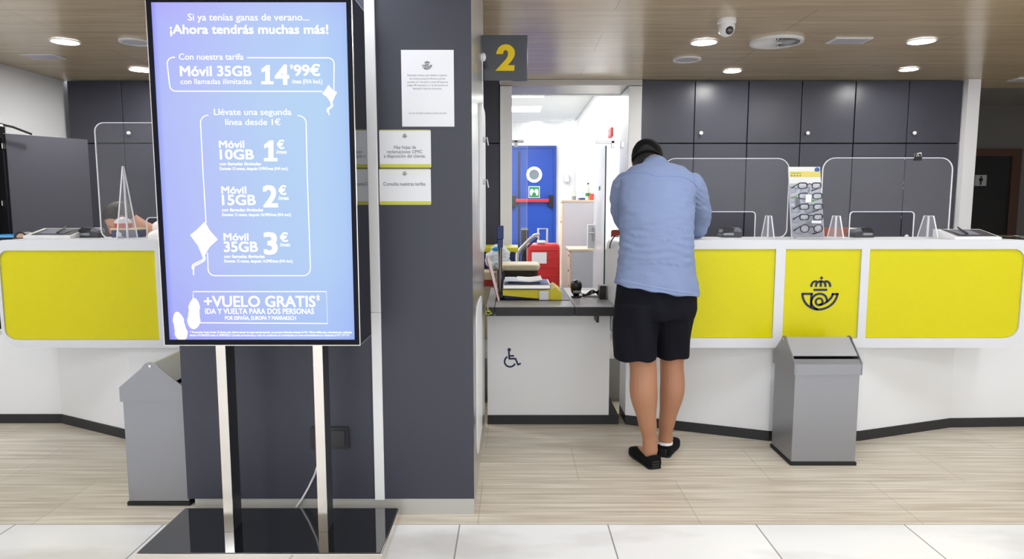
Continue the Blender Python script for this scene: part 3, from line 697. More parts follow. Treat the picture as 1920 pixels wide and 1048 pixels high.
sblock('kite_picture', [], [([(622, 192), (624, 199), (616, 206), (617.5, 216)], 0.003), ([(620, 192), (621, 198), (613.5, 205), (614.5, 211)], 0.003)], [[(616, 159), (622, 167), (632, 173), (627, 182), (622, 195), (613, 182), (604, 175), (610.5, 168)]])
sblock('kite_picture', [], [([(383, 478), (384, 487), (374, 494), (364, 500), (363, 516)], 0.0042), ([(380, 478), (381, 486), (372, 491), (361.5, 497), (361, 505)], 0.0042)], [[(384, 415.7), (394, 433), (408.4, 449), (393, 463), (381, 484), (371, 460), (356.5, 440.7), (370, 430)]])
def sole(cu, cv, s, ang):
    out = []
    for k in range(28):
        t = 2 * PI * k / 28; x = math.cos(t) * (13 - 2.2 * math.sin(t) * -1 - 2.5 * (1 if abs(math.sin(t)) < 0.35 else 0)); y = math.sin(t) * 29
        c_, s_ = math.cos(ang), math.sin(ang)
        out.append((cu + s * (x * c_ - y * s_), cv + s * (x * s_ + y * c_)))
    return out
ps = sole(337, 612, 0.97, -0.22)
sblock('flip_flop_picture', [], [], [sole(363.8, 588, 1, 0.03)])
sblock('flip_flop_picture', [], [], [[(u, min(v, 636.5)) for u, v in ps]])
# cable and wall socket behind the totem
b = MB(); b.tube([(P(u, v, y)) for u, v, y in ((596, 872, 2.80), (590, 890, 2.83), (578, 915, 2.845), (566, 936, 2.852), (556, 950, 2.858))], 0.0045, 8)
tag(b.build('power_cable', white_pl, smooth=60), 'thin white cable running down behind the right steel post', 'cable')
sk = thing('wall_socket', 'black double wall socket on the pillar behind the right steel post', 'socket', P(620, 838, YP))
x0, x1, z0, z1 = prect(584, 840, 655, 800, YP)
b = MB(); b.flat([rrect(x0, x1, z0, z1, 0.008)], YP - 0.012, YP - 0.0005); b.build('cover_plate', mat('socket_black', (30, 30, 33), 0.35), sk)
b = MB(); xm = P(634, 820, YP).x; b.flat([rrect(xm - 0.031, xm + 0.031, z0 + 0.012, z1 - 0.012, 0.008)], YP - 0.016, YP - 0.0125); b.build('flap_cover', mat('socket_flap', (44, 44, 48), 0.35), sk)

# notices on the pillar
def notice(name, label, u0, v0, u1, v1, r, band, texts, emblem, group=None):
    x0, x1, z0, z1 = prect(u0, v0, u1, v1, YP)
    d = thing(name, label, 'notice', ((x0 + x1) / 2, YP - 0.002, z0), group)
    b = MB(); b.flat([rrect(x0, x1, z0, z1, r)], YP - 0.004, YP - 0.0005); sh = b.build('sheet', paper, d)
    if band:
        b = MB()
        b.flat([rrect(x0 + 0.001, x1 - 0.001, z0 + 0.0005, z0 + 0.0145, (r, r, 0, 0))], YP - 0.0048, YP - 0.0042); b.build('lime_border', lime, sh)
        b = MB(); b.flat([rrect(x0 + 0.001, x1 - 0.001, z1 - 0.0035, z1 - 0.0005, (0, 0, 0.003, 0.003))], YP - 0.0048, YP - 0.0042); b.build('lime_border', lime, sh)
    b = MB()
    for s_, a, c_, vb, cap in texts: b.ptext(s_, a, c_, vb, cap, YP - 0.0045, 0.0)
    b.build('lettering', print_dark if band else print_grey, sh)
    c = P(emblem[0], emblem[1], YP); b = MB(); horn_emblem(b, c.x, c.z, emblem[2], YP - 0.0048, YP - 0.0042); b.build('post_horn_emblem', print_dark, sh)
notice('paper_notice', 'white printed sheet taped high on the dark grey pillar', 752, 94, 852, 237.5, 0, False,
       [('Estimados clientes, para facilitar la gestión', 764, 838, 142.6, 3.4), ('de su Documentación Electoral, podrán', 768, 835, 149, 3.4), ('consultar el nº de envío a través del siguiente', 763, 840, 155.2, 3.4), ('código QR indicando su nº de Documento de', 763, 840, 161.4, 3.4), ('identidad y fecha de nacimiento.', 774, 829, 167.6, 3.4),
        ('En caso de dudas consulte a nuestro personal.', 767, 838, 213.5, 3.2)], (801, 122.5, 0.036))
notice('card_notice', 'white card with lime edge about complaint sheets, the upper of two on the pillar', 711, 243.5, 808.5, 314.5, 0.006, True,
       [('Hay hojas de', 739, 780, 279, 6.4), ('reclamaciones OMIC', 726, 792, 287.5, 6.4), ('a disposición del cliente.', 720, 798, 295.5, 6.4)], (759, 254.5, 0.018), 'lime edged cards on the pillar')
notice('card_notice', 'white card with lime edge about prices, the lower of two on the pillar', 711, 316.5, 808.5, 384, 0.006, True,
       [('Consulta nuestras tarifas.', 719, 799, 348, 6.6)], (759, 325, 0.018), 'lime edged cards on the pillar')

# number sign and things on the steel side of the pillar
d = thing('number_sign', 'dark square sign with yellow number 2 projecting from the pillar', 'sign', (PX1, 3.92, 2.04))
x0, x1, z0, z1 = prect(904, 151, 989, 65.5, 3.92)
b = MB(); b.box(PX1 + 0.0005, x1, 3.92, 3.945, z0, z1, 0.002); b.build('sign_panel', mat('sign_slate', (58, 64, 74), 0.12, 0.0, 0.8), d)
b = MB(); u0, u1 = 929, 965.5
T = lambda q: (lambda p: (p.x, p.z))(P(900 + q[0] * 100 / 1048, 60 + q[1] * 100 / 1048, 3.919))
two = [(318, 435), (330, 380), (365, 310), (420, 262), (500, 242), (580, 255), (640, 300), (678, 350), (688, 420), (670, 490), (625, 560), (545, 655), (680, 655), (672, 765), (300, 765), (510, 535), (548, 470), (552, 410), (535, 370), (500, 355), (465, 375), (452, 435)]
b.flat([[T(q) for q in two]], 3.915, 3.9195); b.build('numeral', mat('numeral_yellow', (236, 204, 8), 0.4), d)
c = P(905, 107, 3.8); b = MB(); b.ball((PX1 + 0.012, c.y, c.z), (0.014, 0.022, 0.022), 16); b.cyl((PX1 + 0.0005, c.y, c.z), (PX1 + 0.006, c.y, c.z), 0.02)
b.tube([(PX1 + 0.005, c.y, c.z - 0.02), (PX1 + 0.005, c.y, c.z - 0.18)], 0.003)
tag(b.build('ceiling_sensor', white_pl, smooth=50), 'small white ball sensor on the steel pillar side beside the number sign', 'sensor')
def side_panel(name, label, ya, yb, za, zb, t):
    b = MB(); b.flat([rrect(ya, yb, za, zb, 0.1, 8)], PX1 + 0.0008, PX1 + t, 'YZ'); return tag(b.build(name, white_pl), label, 'panel')
yA = lambda u: PX1 / ((u - 960) / FPX)
za_, zb_ = P(899, 832, 3.3).z, P(899, 566, 3.3).z
side_panel('side_panel', 'white panel with rounded corners low on the steel pillar side', 3.08, 3.62, za_, zb_, 0.006)
d = thing('leaflet_rack', 'white leaflet board with clear clips on the steel pillar side', 'leaflet rack', (PX1, 3.72, 1.2))
b = MB(); b.flat([rrect(3.5, 3.98, P(905, 470, 3.7).z, P(910, 200, 3.7).z, 0.07, 8)], PX1 + 0.0008, PX1 + 0.014, 'YZ'); b.build('board', white_pl, d)
for u, v in ((918, 262), (914, 341)):
    c = P(u, v, 3.7); b = MB(); b.tube([(PX1 + 0.015, 3.7, c.z), (PX1 + 0.032, 3.7, c.z + 0.012), (PX1 + 0.04, 3.69, c.z - 0.03)], 0.004, 8); b.box(PX1 + 0.0145, PX1 + 0.022, 3.66, 3.74, c.z - 0.012, c.z + 0.012, 0.003); b.build('clip', light_pl, d)

# ================================================================== bins
def bin_(label, loc, rz):
    W, D = 0.342, 0.28
    d = thing('waste_bin', label, 'bin', loc, 'silver swing bins', rz)
    B_ = dict(parent=d, world=False)
    b = MB(); b.box(-W / 2 - 0.002, W / 2 + 0.002, -D / 2 - 0.002, D / 2 + 0.002, 0, 0.018, 0.002); b.build('base_rim', black_rub, **B_)
    b = MB(); b.box(-W / 2 + 0.004, W / 2 - 0.004, -D / 2 + 0.004, D / 2 - 0.004, 0.0185, 0.49, 0.003); b.build('body', bin_grey, **B_)
    gab = [(-D / 2 - 0.004, 0.483), (D / 2 + 0.004, 0.483), (D / 2 + 0.004, 0.548)] + [(0.045 * math.sin(a), 0.612 + 0.05 * math.cos(a)) for a in [math.radians(62 - k * 15.5) for k in range(9)]] + [(-D / 2 - 0.004, 0.548)]
    for m in (-1, 1):
        b = MB(); b.flat([gab], m * (W / 2 - 0.001), m * (W / 2 + 0.004), 'YZ'); g = b.build('gable', bin_grey, **B_)
        b = MB(); b.cyl((m * (W / 2 + 0.0045), 0, 0.645), (m * (W / 2 + 0.009), 0, 0.645), 0.006, n=12); b.build('pivot_pin', chrome, g, world=False)
    for m in (-1, 1):
        b = MB(); y = m * (D / 2 + 0.004)
        b.box(-W / 2 - 0.0005, W / 2 + 0.0005, y, y - m * 0.006, 0.483, 0.540)
        b.rings([[Vector((x, y, 0.5405)), Vector((x, y - m * 0.028, 0.561)), Vector((x, y - m * 0.032, 0.557)), Vector((x, y - m * 0.006, 0.5405))] for x in (-W / 2 - 0.0005, W / 2 + 0.0005)])
        b.build('lid_rim', bin_grey, **B_)
    b = MB(); b.box(-W / 2 + 0.006, W / 2 - 0.006, -D / 2 + 0.02, D / 2 - 0.02, 0.4905, 0.556); b.build('liner', black_gap, **B_)
    b = MB()
    b.flat([[(-0.104, 0.575), (-0.1, 0.571), (0, 0.648), (0.1, 0.571), (0.104, 0.575), (0.006, 0.654), (-0.006, 0.654)]], -W / 2 + 0.004, W / 2 - 0.004, 'YZ'); b.build('swing_flap', mat('flap_silver', (190, 191, 196), 0.35, 0.5), **B_)
    return d
bin_('silver swing bin standing in front of the counter with the emblem', (1.624, 3.577, 0), 0)
bin_('silver swing bin half hidden behind the dark grey pillar at the left', (-1.597, 3.13, 0), PI / 2)

# ================================================================== things on the counters
ZC = ZT0 + 0.0006
def mesh_thing(name, label, cat, mb, m, group=None, smooth=None):
    return tag(mb.build(name, m, smooth=smooth), label, cat, group)
def screen_(label, u0, u1, vt, Y, notch, fins, r=0.07, fin_top=0.125, fin_w=0.100, tri=False):
    x0, x1, zt_ = P(u0, 440, Y).x, P(u1, 440, Y).x, P(u0, vt, Y).z; ZC = ZT0 + 0.003
    d = thing('acrylic_screen', label, 'protective screen', ((x0 + x1) / 2, Y, ZC), 'clear counter screens')
    out = rrect(x0, x1, ZC, zt_, (0.045, 0.045, r, r), 8)
    if notch:
        n0, n1, nz = P(notch[0], 440, Y).x, P(notch[1], 440, Y).x, P(notch[0], notch[2], Y).z
        i = next(k for k in range(len(out) - 1) if out[k + 1][0] > n0 and abs(out[k][1] - ZC) < 1e-6)
        cut = [(n0, ZC)] + [(n0 + 0.02 - 0.02 * math.cos(a), nz - 0.02 + 0.02 * math.sin(a)) for a in [k * PI / 8 for k in range(5)]] + [(n1 - 0.02 + 0.02 * math.sin(a), nz - 0.02 + 0.02 * math.cos(a)) for a in [k * PI / 8 for k in range(5)]] + [(n1, ZC)]
        out = out[:i + 1] + cut + out[i + 1:]
    b = MB(); b.flat([out], Y, Y + 0.005); sh = b.build('clear_sheet', acrylic, d)
    b = MB(); b.stroke(out, 0.0042, Y - 0.0012, Y + 0.006, closed=True); b.build('polished_edge', acr_edge, sh)
    for u in fins:
        x = P(u, 430, Y).x; h = fin_top
        pr = [(Y - fin_w, ZC), (Y + fin_w, ZC), (Y + 0.006, ZC + h), (Y - 0.006, ZC + h)] if tri else [(Y - fin_w, ZC), (Y + fin_w, ZC), (Y + fin_w * 0.45, ZC + h), (Y - fin_w * 0.45, ZC + h)]
        b = MB(); b.flat([pr], x - 0.0025, x + 0.0025, 'YZ'); fn = b.build('support_fin', acrylic_fin, d)
        b = MB(); b.stroke(pr, 0.004, x - 0.0032, x + 0.0032, 'YZ', closed=True); b.build('polished_edge', acr_edge, fn)
        b = MB(); b.box(x - 0.0035, x + 0.0035, Y - 0.003, Y + 0.008, ZC, ZC + h); b.build('slot_joint', acr_edge, fn)
screen_('clear acrylic screen on the right counter beside the man in the blue shirt', 1241, 1475, 297, 4.025, (1303, 1415, 397), (1440,))
screen_('clear acrylic screen on the right counter carrying a black binder clip', 1537, 1778, 296, 3.99, (1592, 1712, 397), (1567, 1740))
screen_('tall clear acrylic screen on the left counter in front of the seated clerk', 190, 372, 230, 3.90, (276, 330, 408), (238, 362), 0.05, 0.405, 0.105, True)

d = thing('binder_clip', 'small black binder clip on the top edge of an acrylic screen', 'clip', P(1721, 300, 3.99))
c = P(1721, 296, 3.99)
b = MB(); b.rings([[Vector((x, 3.99 + y, c.z + z)) for y, z in ((-0.012, 0.006), (0.017, 0.006), (0.006, -0.016), (0.0055, -0.016), (0.016, 0.004), (-0.011, 0.004), (-0.0015, -0.016), (-0.002, -0.016))] for x in (c.x - 0.02, c.x + 0.02)]); b.build('clip_body', black_pl, d)
for m in (-1, 1):
    b = MB(); b.tube([(c.x - 0.014, 3.992 + m * 0.012, c.z + 0.006), (c.x - 0.01, 3.992 + m * 0.016, c.z + 0.026), (c.x + 0.01, 3.992 + m * 0.016, c.z + 0.026), (c.x + 0.014, 3.992 + m * 0.012, c.z + 0.006)], 0.0017, 8); b.build('wire_arm', chrome, d)

def pos_terminal(label, u, Y, flip=1, rz=0.0):
    c = P(u, 440, Y); d = thing('card_terminal', label, 'card terminal', (c.x, Y, ZC), 'card payment terminals', rz)
    B_ = dict(parent=d, world=False); s = flip
    b = MB(); b.rings([[Vector((s * x, y, z)) for x, z in ((-0.062, 0.0), (0.058, 0.0), (0.064, 0.012), (0.058, 0.03), (0.01, 0.036), (-0.05, 0.026), (-0.064, 0.012))] for y in (-0.042, 0.042)]); b.build('body', dark_pl, **B_)
    b = MB(); b.box(s * -0.05, s * 0.012, -0.0435, 0.0435, 0.012, 0.026, 0.002); b.build('silver_band', mat('terminal_silver', (150, 154, 156), 0.3, 0.4), **B_)
    b = MB(); b.rings([[Vector((s * x, y, z)) for x, z in ((-0.056, 0.0275), (0.012, 0.0365), (0.016, 0.056), (-0.03, 0.060), (-0.05, 0.046))] for y in (-0.04, 0.04)]); b.build('privacy_hood', black_pl, **B_)
    b = MB(); b.cyl((s * 0.036, -0.036, 0.034), (s * 0.036, 0.036, 0.034), 0.024, n=18); b.build('paper_cover', mat('terminal_cover', (112, 112, 118), 0.3), **B_)
    for k in range(3):
        b = MB(); b.box(s * (-0.046 + k * 0.016), s * (-0.035 + k * 0.016), -0.0415, -0.0405, 0.0035, 0.010); b.build('key', light_pl, **B_)
pos_terminal('black and silver card terminal by the elbow of the man in blue', 1368, 4.085)
pos_terminal('dark card terminal between two clear fins, in front of the orange chair', 1613, 4.075, -1, 0.15)
pos_terminal('dark card terminal on the left counter, right of the signature tablet', 172, 4.05)

def tablet(label, u0, u1, Y, flip):
    x0, x1 = P(u0, 444, Y).x, P(u1, 444, Y).x; wd = x1 - x0; dp = 0.2; hb = 0.052
    d = thing('signature_tablet', label, 'tablet', ((x0 + x1) / 2, Y, ZC), 'signature tablets')
    B_ = dict(parent=d, world=False)
    b = MB(); b.rings([[Vector((x, y, z)) for y, z in ((-dp / 2, 0), (dp / 2, 0), (dp / 2, hb), (dp / 2 - 0.02, hb), (-dp / 2, 0.014))] for x in (-wd / 2, wd / 2)]); b.build('wedge_body', white_pl, **B_)
    sl = lambda x, y, o: Vector((x, y, 0.014 + (y + dp / 2) / (dp - 0.02) * (hb - 0.014) + o))
    def plate(x0_, x1_, y0_, y1_, o0, o1, nm, m, par):
        b = MB(); b.rings([[sl(x0_, y0_, o), sl(x1_, y0_, o), sl(x1_, y1_, o), sl(x0_, y1_, o)] for o in (o0, o1)]); return b.build(nm, m, parent=par, world=False)
    a = -1 if flip else 1
    p1 = plate(-wd / 2 + 0.03, wd / 2 - 0.012, -dp / 2 + 0.02, dp / 2 - 0.035, 0.0006, 0.002, 'dark_panel', dark_pl, d)
    plate(-wd * 0.3, wd * 0.18, -dp / 2 + 0.05, dp / 2 - 0.05, 0.0023, 0.003, 'display_glass', mat('tablet_glass', (150, 154, 168), 0.1), p1)
    b = MB(); b.tube([sl(a * wd * 0.02, dp / 2 - 0.03, 0.012), sl(a * wd * 0.1, 0, 0.012), sl(a * wd * 0.16, -dp / 2 + 0.03, 0.012)], 0.005, 10); b.build('stylus', black_pl, **B_)
    b = MB(); b.tube(catmull([sl(a * wd * 0.16, -dp / 2 + 0.03, 0.012), sl(a * wd * 0.3, -dp / 2 + 0.02, 0.006), sl(a * wd * 0.40, -dp / 2 + 0.05, 0.014), sl(a * wd * 0.42, 0.05, 0.006)]), 0.0022, 8); b.build('stylus_cord', black_pl, **B_)
tablet('white signature tablet with dark screen at the far right of the counter', 1769, 1855, 3.86, True)
tablet('white signature tablet with a corded black pen on the left counter', 66, 152, 4.02, False)

b = MB(); b.tube([P(1856, 443, 4.1) + Vector((0, 0, 0)), P(1900, 444.5, 4.02), P(1918, 446, 3.93)], 0.011, 12, 0.6)
r = mesh_thing('metal_rail', 'dark metal rail lying along the right end of the counter', 'rail', b, mat('rail_metal', (92, 88, 82), 0.2, 0.9)); r.location.z = ZC

d = thing('dome_holder', 'small black dome shaped tape holder beside the tablet at far left', 'tape holder', (P(45, 444, 4.0).x, 4.0, ZC))
B_ = dict(parent=d, world=False)
b = MB(); b.flat([[(0.04 * math.cos(a), 0.037 * math.sin(a)) for a in [k * PI / 14 for k in range(15)]]], -0.03, 0.03); b.build('shell', black_pl, **B_, smooth=40)
b = MB(); b.flat([[(0.006 + 0.026 * math.cos(a), 0.002 + 0.024 * math.sin(a)) for a in [k * PI / 10 for k in range(11)]]], -0.034, -0.0305); b.build('tape_roll', mat('tape_beige', (196, 160, 138), 0.5), **B_)
d = thing('small_box', 'small flat bright blue box at the left end of the left counter', 'box', (P(20, 444, 4.0).x, 4.0, ZC))
b = MB(); b.box(-0.045, 0.04, -0.03, 0.03, 0, 0.02, 0.002); b.build('carton', mat('box_blue', (40, 138, 200), 0.5), parent=d, world=False)
b = MB(); b.box(-0.045, 0.04, -0.0306, -0.03005, 0.008, 0.013); b.build('pale_stripe', mat('box_stripe', (130, 190, 226), 0.5), parent=d, world=False)

x0, x1 = P(207, 440, 4.02).x, P(256, 440, 4.02).x; xc = (x0 + x1) / 2
d = thing('collection_box', 'navy box with cream rim, red band and white dome behind the tall acrylic screen', 'collection box', (xc, 4.08, ZC))
zr = lambda v: P(230, v, 4.03).z
b = MB(); b.box(x0, x1, 4.03, 4.13, ZC, zr(431.5), 0.003); bb = b.build('box_body', mat('box_navy', (38, 44, 92), 0.4), d)
b = MB(); q0 = P(216, 440, 4.029); 
b.flat([[(q0.x + a * 0.052, ZC + 0.004 + h * 0.036) for a, h in ((0, 0), (0.2, 0.1), (0.12, 0.6), (0.3, 0.75), (0.42, 1), (0.52, 0.75), (0.72, 0.6), (0.7, 0.12), (1, 0.0))]], 4.0275, 4.0295); b.build('white_print', white_pl, bb)
b = MB(); b.box(x0 - 0.004, x1 - 0.004, 4.025, 4.135, zr(431.4), zr(428), 0.002); b.build('cream_rim', mat('cream', (222, 205, 160), 0.5), d)
c = P(231.5, 428, 4.08); M = Matrix.Translation((c.x, 4.08, 0)); R = 0.048
b = MB(); b.lathe([(0, zr(427.9)), (R, zr(427.9)), (R, zr(419)), (0, zr(419))], (c.x, 4.08, 0), 30); b.build('red_band', mat('band_red', (196, 66, 40), 0.4), d, smooth=40)
b = MB(); b.lathe([(0, zr(418.9)), (R, zr(418.9))] + [(R * math.cos(a), zr(418.9) + 0.036 * math.sin(a)) for a in [k * PI / 14 for k in range(1, 8)]], (c.x, 4.08, 0), 30); b.build('white_dome', white_pl, d, smooth=40)

# reading glasses on their display
YG = 3.93
d = thing('glasses_display', 'narrow mirrored display board for reading glasses with yellow header', 'display stand', (P(1512, 440, YG).x, YG, ZC))
B0, B1_, T0, T1 = P(1484, 446, YG), P(1546, 446, YG), P(1478, 313, YG + 0.06), P(1537, 313, YG + 0.06)
bz = ZC
def bp_(s, t, o=0.0):
    """point on the leaning board, s across, t up, o in front"""
    lo = B0.lerp(B1_, s); hi = T0.lerp(T1, s); p = Vector((lo.x, lo.y, bz)).lerp(hi, t); return p + Vector((0, -o, 0.15 * o))
def bquad(s0, s1, t0, t1, o0, o1, nm, m, par):
    b = MB(); b.rings([[bp_(s0, t0, o), bp_(s1, t0, o), bp_(s1, t1, o), bp_(s0, t1, o)] for o in (o0, o1)]); return b.build(nm, m, par)
bquad(0, 1, 0, 1, -0.008, 0, 'backing_board', light_pl, d)
bquad(0.02, 0.98, 0.02, 0.745, 0.0005, 0.002, 'mirror_strip', mat('display_mirror', (150, 152, 160), 0.2, 0.25), d)
bquad(0, 1, 0.765, 1, 0.0005, 0.003, 'white_header', white_pl, d)
hb_ = bquad(0.03, 0.99, 0.855, 0.935, 0.0033, 0.004, 'yellow_header_band', mat('header_yellow', (232, 214, 110), 0.5), d)
c = bp_(0.9, 0.958, 0.0035); b = MB(); b.flat([circle(c.x, c.z, 0.0145)], c.y - 0.002, c.y); b.build('blue_badge', mat('badge_blue', (60, 92, 160), 0.4), d)
for k in range(4): bquad(0.06 + k * 0.09, 0.105 + k * 0.09, 0.868, 0.884, 0.0043, 0.0046, 'printed_icon', print_grey, hb_)
bquad(0.06, 0.4, 0.905, 0.915, 0.0043, 0.0046, 'printed_line', mat('print_green', (120, 170, 60), 0.6), hb_)
b = MB(); b.box(B0.x + 0.012, B1_.x - 0.012, YG - 0.03, YG + 0.045, ZC, ZC + 0.006, 0.002); b.build('foot_plate', light_pl, d)
def glasses(label, u0, u1, v, fm, round_=False, temple=None):
    a, e = P(u0, v, YG - 0.035), P(u1, v, YG - 0.035); c = (a + e) / 2; wd = e.x - a.x; h = 0.043 if round_ else 0.036
    d = thing('reading_glasses', label, 'glasses', c, 'reading glasses on the display board')
    B_ = dict(parent=d, world=False); lw = wd * 0.41
    b = MB()
    for m in (-1, 1):
        x = m * (wd / 2 - lw / 2)
        if round_: o1, o2 = [(x + lw / 2 * math.cos(k * PI / 12), h / 2 * 1.15 * math.sin(k * PI / 12)) for k in range(24)], [(x + (lw / 2 - 0.0045) * math.cos(k * PI / 12), (h / 2 * 1.15 - 0.0045) * math.sin(k * PI / 12)) for k in range(24)]
        else: o1, o2 = rrect(x - lw / 2, x + lw / 2, -h / 2, h / 2, 0.014), rrect(x - lw / 2 + 0.005, x + lw / 2 - 0.005, -h / 2 + 0.004, h / 2 - 0.006, 0.010)
        b.flat([o1, o2], -0.002, 0.002)
    b.stroke([(-wd / 2 + lw - 0.002, 0.006), (0, 0.011), (wd / 2 - lw + 0.002, 0.006)], 0.005, -0.002, 0.002)
    b.build('frame', fm, **B_)
    for m in (-1, 1):
        x = m * (wd / 2 - lw / 2); q = 0.0055
        b = MB(); b.flat([[(x + (lw / 2 - q) * math.cos(k * PI / 10), (h / 2 - q) * math.sin(k * PI / 10)) for k in range(20)]], -0.0006, 0.0006); b.build('lens', clear('lens_glass', (0.96, 0.96, 0.97), 0.02, 0.12), **B_)
        b = MB(); y1 = 0.024
        if m < 0: pts = [(-wd / 2 + 0.002, 0, h / 2 - 0.008), (-wd / 2 - 0.012, y1 * 0.6, -0.002), (-wd / 2 - 0.026, y1, -0.014)]
        else: pts = [(wd / 2 - 0.002, 0.001, h / 2 - 0.008), (wd / 2 - 0.02, y1 * 0.6, -h / 2 - 0.002), (wd / 2 - 0.045, y1, -h / 2 - 0.010)]
        b.tube(pts, [0.0025, 0.0025, 0.004], 8); b.build('temple', temple or fm, **B_)
fb = mat('frame_black', (24, 24, 30), 0.3); fg = mat('temple_green', (120, 190, 60), 0.4); fd = mat('frame_slate', (40, 44, 60), 0.3)
glasses('black framed reading glasses, topmost on the display board', 1496, 1540, 348, fb)
glasses('dark reading glasses with green temples and a white tag', 1497, 1542, 367.5, fd, temple=fg)
glasses('black reading glasses in the middle row of the display board', 1499, 1543, 387.5, fb)
glasses('black rectangular reading glasses just above the round pair', 1499, 1543, 407, fb)
glasses('round black reading glasses, lowest on the display board', 1500, 1543, 428.5, fb, True)
for (u, v, w_, h_, l) in ((1516, 372, 0.032, 0.046, 'white price tag hanging on the glasses with green temples'), (1531, 416, 0.055, 0.014, 'white price tag below the fourth pair of glasses')):
    c = P(u, v, YG - 0.045); b = MB(); b.box(c.x - w_ / 2, c.x + w_ / 2, c.y, c.y + 0.001, c.z - h_ / 2, c.z + h_ / 2)
    mesh_thing('price_tag', l, 'tag', b, paper, 'price tags on the glasses display')

# office chairs behind the counters
def chair(label, u, Y, vtop, wd, m, rz=0.0):
    c = P(u, 440, Y); zt_ = P(u, vtop, Y).z - FZ
    d = thing('office_chair', label, 'chair', (c.x, Y, FZ), None, rz); B_ = dict(parent=d, world=False)
    b = MB(); b.box(-wd / 2, wd / 2, -0.24, 0.2, 0.43, 0.5, 0.02, 3); b.build('seat', m, **B_)
    b = MB(); b.flat([rrect(-wd / 2, wd / 2, zt_ - 0.42, zt_, 0.018)], 0.2, 0.24); b.build('backrest', m, **B_)
    b = MB(); b.tube([(0, 0.05, 0.42), (0, 0.22, 0.42), (0, 0.26, 0.5), (0, 0.26, zt_ - 0.2)], 0.018, 8); b.build('back_support', black_pl, **B_)
    b = MB(); b.cyl((0, 0, 0.08), (0, 0, 0.429), 0.028); b.build('gas_column', dark_pl, **B_)
    for k in range(5):
        a = 2 * PI * k / 5 + 0.3; e = Vector((0.28 * math.cos(a), 0.28 * math.sin(a), 0.065))
        b = MB(); b.tube([(0, 0, 0.09), e], [0.025, 0.016], 8); lg = b.build('leg', black_pl, **B_)
        b = MB(); b.ball(e - Vector((0, 0, 0.036)), (0.026, 0.026, 0.028), 10); b.build('caster', black_rub, parent=lg, world=False)
chair('terracotta backed office chair behind the clear screen with the binder clip', 1597, 5.05, 428.5, 0.47, mat('terracotta_fabric', (150, 66, 40), 0.8))
chair('brown backed office chair in the gap left of the man in blue', 1203, 5.45, 433, 0.42, mat('brown_fabric', (122, 44, 32), 0.8))

# ================================================================== things on the low desk
ZD = dz1 + 0.0032
d = thing('parcel_scale', 'yellow parcel scale with steel weighing plate on the low desk', 'scale', (0.02, 4.35, ZD))
x0, x1, x2 = P(943, 552, 4.22).x, P(1032, 552, 4.22).x, P(1053, 552, 4.22).x
ya = mat('scale_yellow', (224, 206, 20), 0.35)
b = MB(); b.rings([[Vector((x0, y, z1_)) for y, z1_ in ((4.22, 0.792), (4.5, 0.792), (4.5, 0.827), (4.22, 0.827))], [Vector((x1 - 0.06, y, z1_)) for y, z1_ in ((4.22, 0.770), (4.5, 0.770), (4.5, 0.827), (4.22, 0.827))], [Vector((x1 + 0.005, y, z1_)) for y, z1_ in ((4.21, ZD), (4.5, ZD), (4.5, 0.83), (4.21, 0.83))], [Vector((x1 + 0.03, y, z1_)) for y, z1_ in ((4.21, ZD), (4.5, ZD), (4.5, 0.845), (4.21, 0.845))], [Vector((x2, y, z1_)) for y, z1_ in ((4.21, ZD), (4.5, ZD), (4.5, 0.815), (4.21, 0.81))]])
b.build('scale_body', ya, d)
b = MB(); b.box(x0 + 0.01, x1 - 0.03, 4.235, 4.48, ZD, 0.7915, 0.003); b.build('base_frame', navy, d)
b = MB(); b.box(x0, x1 + 0.002, 4.2, 4.52, 0.832, 0.862, 0.006); b.build('weighing_plate', steel, d)
b = MB(); b.box(x1 - 0.07, x1 - 0.012, 4.205, 4.2085, 0.766, 0.822); b.build('white_sticker', paper, d)
t = thing('paper_stack', 'loose white and blue papers lying on the steel weighing plate', 'papers', (0.05, 4.35, 0.863)); B_ = dict(parent=t)
for k, (a, e, z, m, dx) in enumerate(((x0 + 0.03, x1 - 0.01, 0.8635, mat('paper_blue', (92, 108, 160), 0.6), 0), (x0 + 0.01, x1 - 0.06, 0.8755, mat('paper_pale', (200, 206, 222), 0.6), 0.01), (x0 + 0.09, x1 - 0.05, 0.8795, paper, 0.02))):
    b = MB(); b.rings([[Vector((a + (e - a) * s, y, z + 0.004 * math.sin(s * 5 + k) + 0.006 * s)) for s in [q / 8 for q in range(9)]] + [Vector((a + (e - a) * s, y, z - 0.002 + 0.004 * math.sin(s * 5 + k) + 0.006 * s)) for s in [q / 8 for q in range(8, -1, -1)]] for y in (4.22 + dx, 4.48 + dx)]); b.build('paper_sheet', m, **B_)
hx = P(938, 470, 4.3); zz = lambda v: P(938, v, 4.3).z
d = thing('display_column', 'slim steel pole with dark blue display head on the low desk', 'customer display', (hx.x, 4.3, ZD))
b = MB(); b.box(hx.x - 0.022, hx.x + 0.022, 4.27, 4.34, ZD, ZD + 0.035, 0.004); b.build('foot', black_pl, d)
b = MB(); b.cyl((hx.x, 4.3, ZD + 0.036), (hx.x, 4.3, zz(464)), 0.0115); b.build('pole', mat('pole_metal', (120, 108, 100), 0.25, 0.9), d, smooth=40)
b = MB(); b.box(hx.x - 0.021, hx.x + 0.021, 4.27, 4.33, zz(448), zz(423), 0.004); b.box(hx.x - 0.017, hx.x + 0.017, 4.275, 4.325, zz(464), zz(449) + 0.004, 0.004); b.build('display_head', mat('head_blue', (20, 48, 112), 0.3), d)
d = thing('leaflet', 'white and red leaflet board leaning against the steel pillar side', 'leaflet', (-0.13, 4.3, dz1 + 0.001))
pA, pB = Vector((-0.088, 0, dz1 + 0.002)), Vector((-0.157, 0, P(914, 484, 4.2).z)); n_ = Vector(((pB - pA).z, 0, -(pB - pA).x)).normalized()
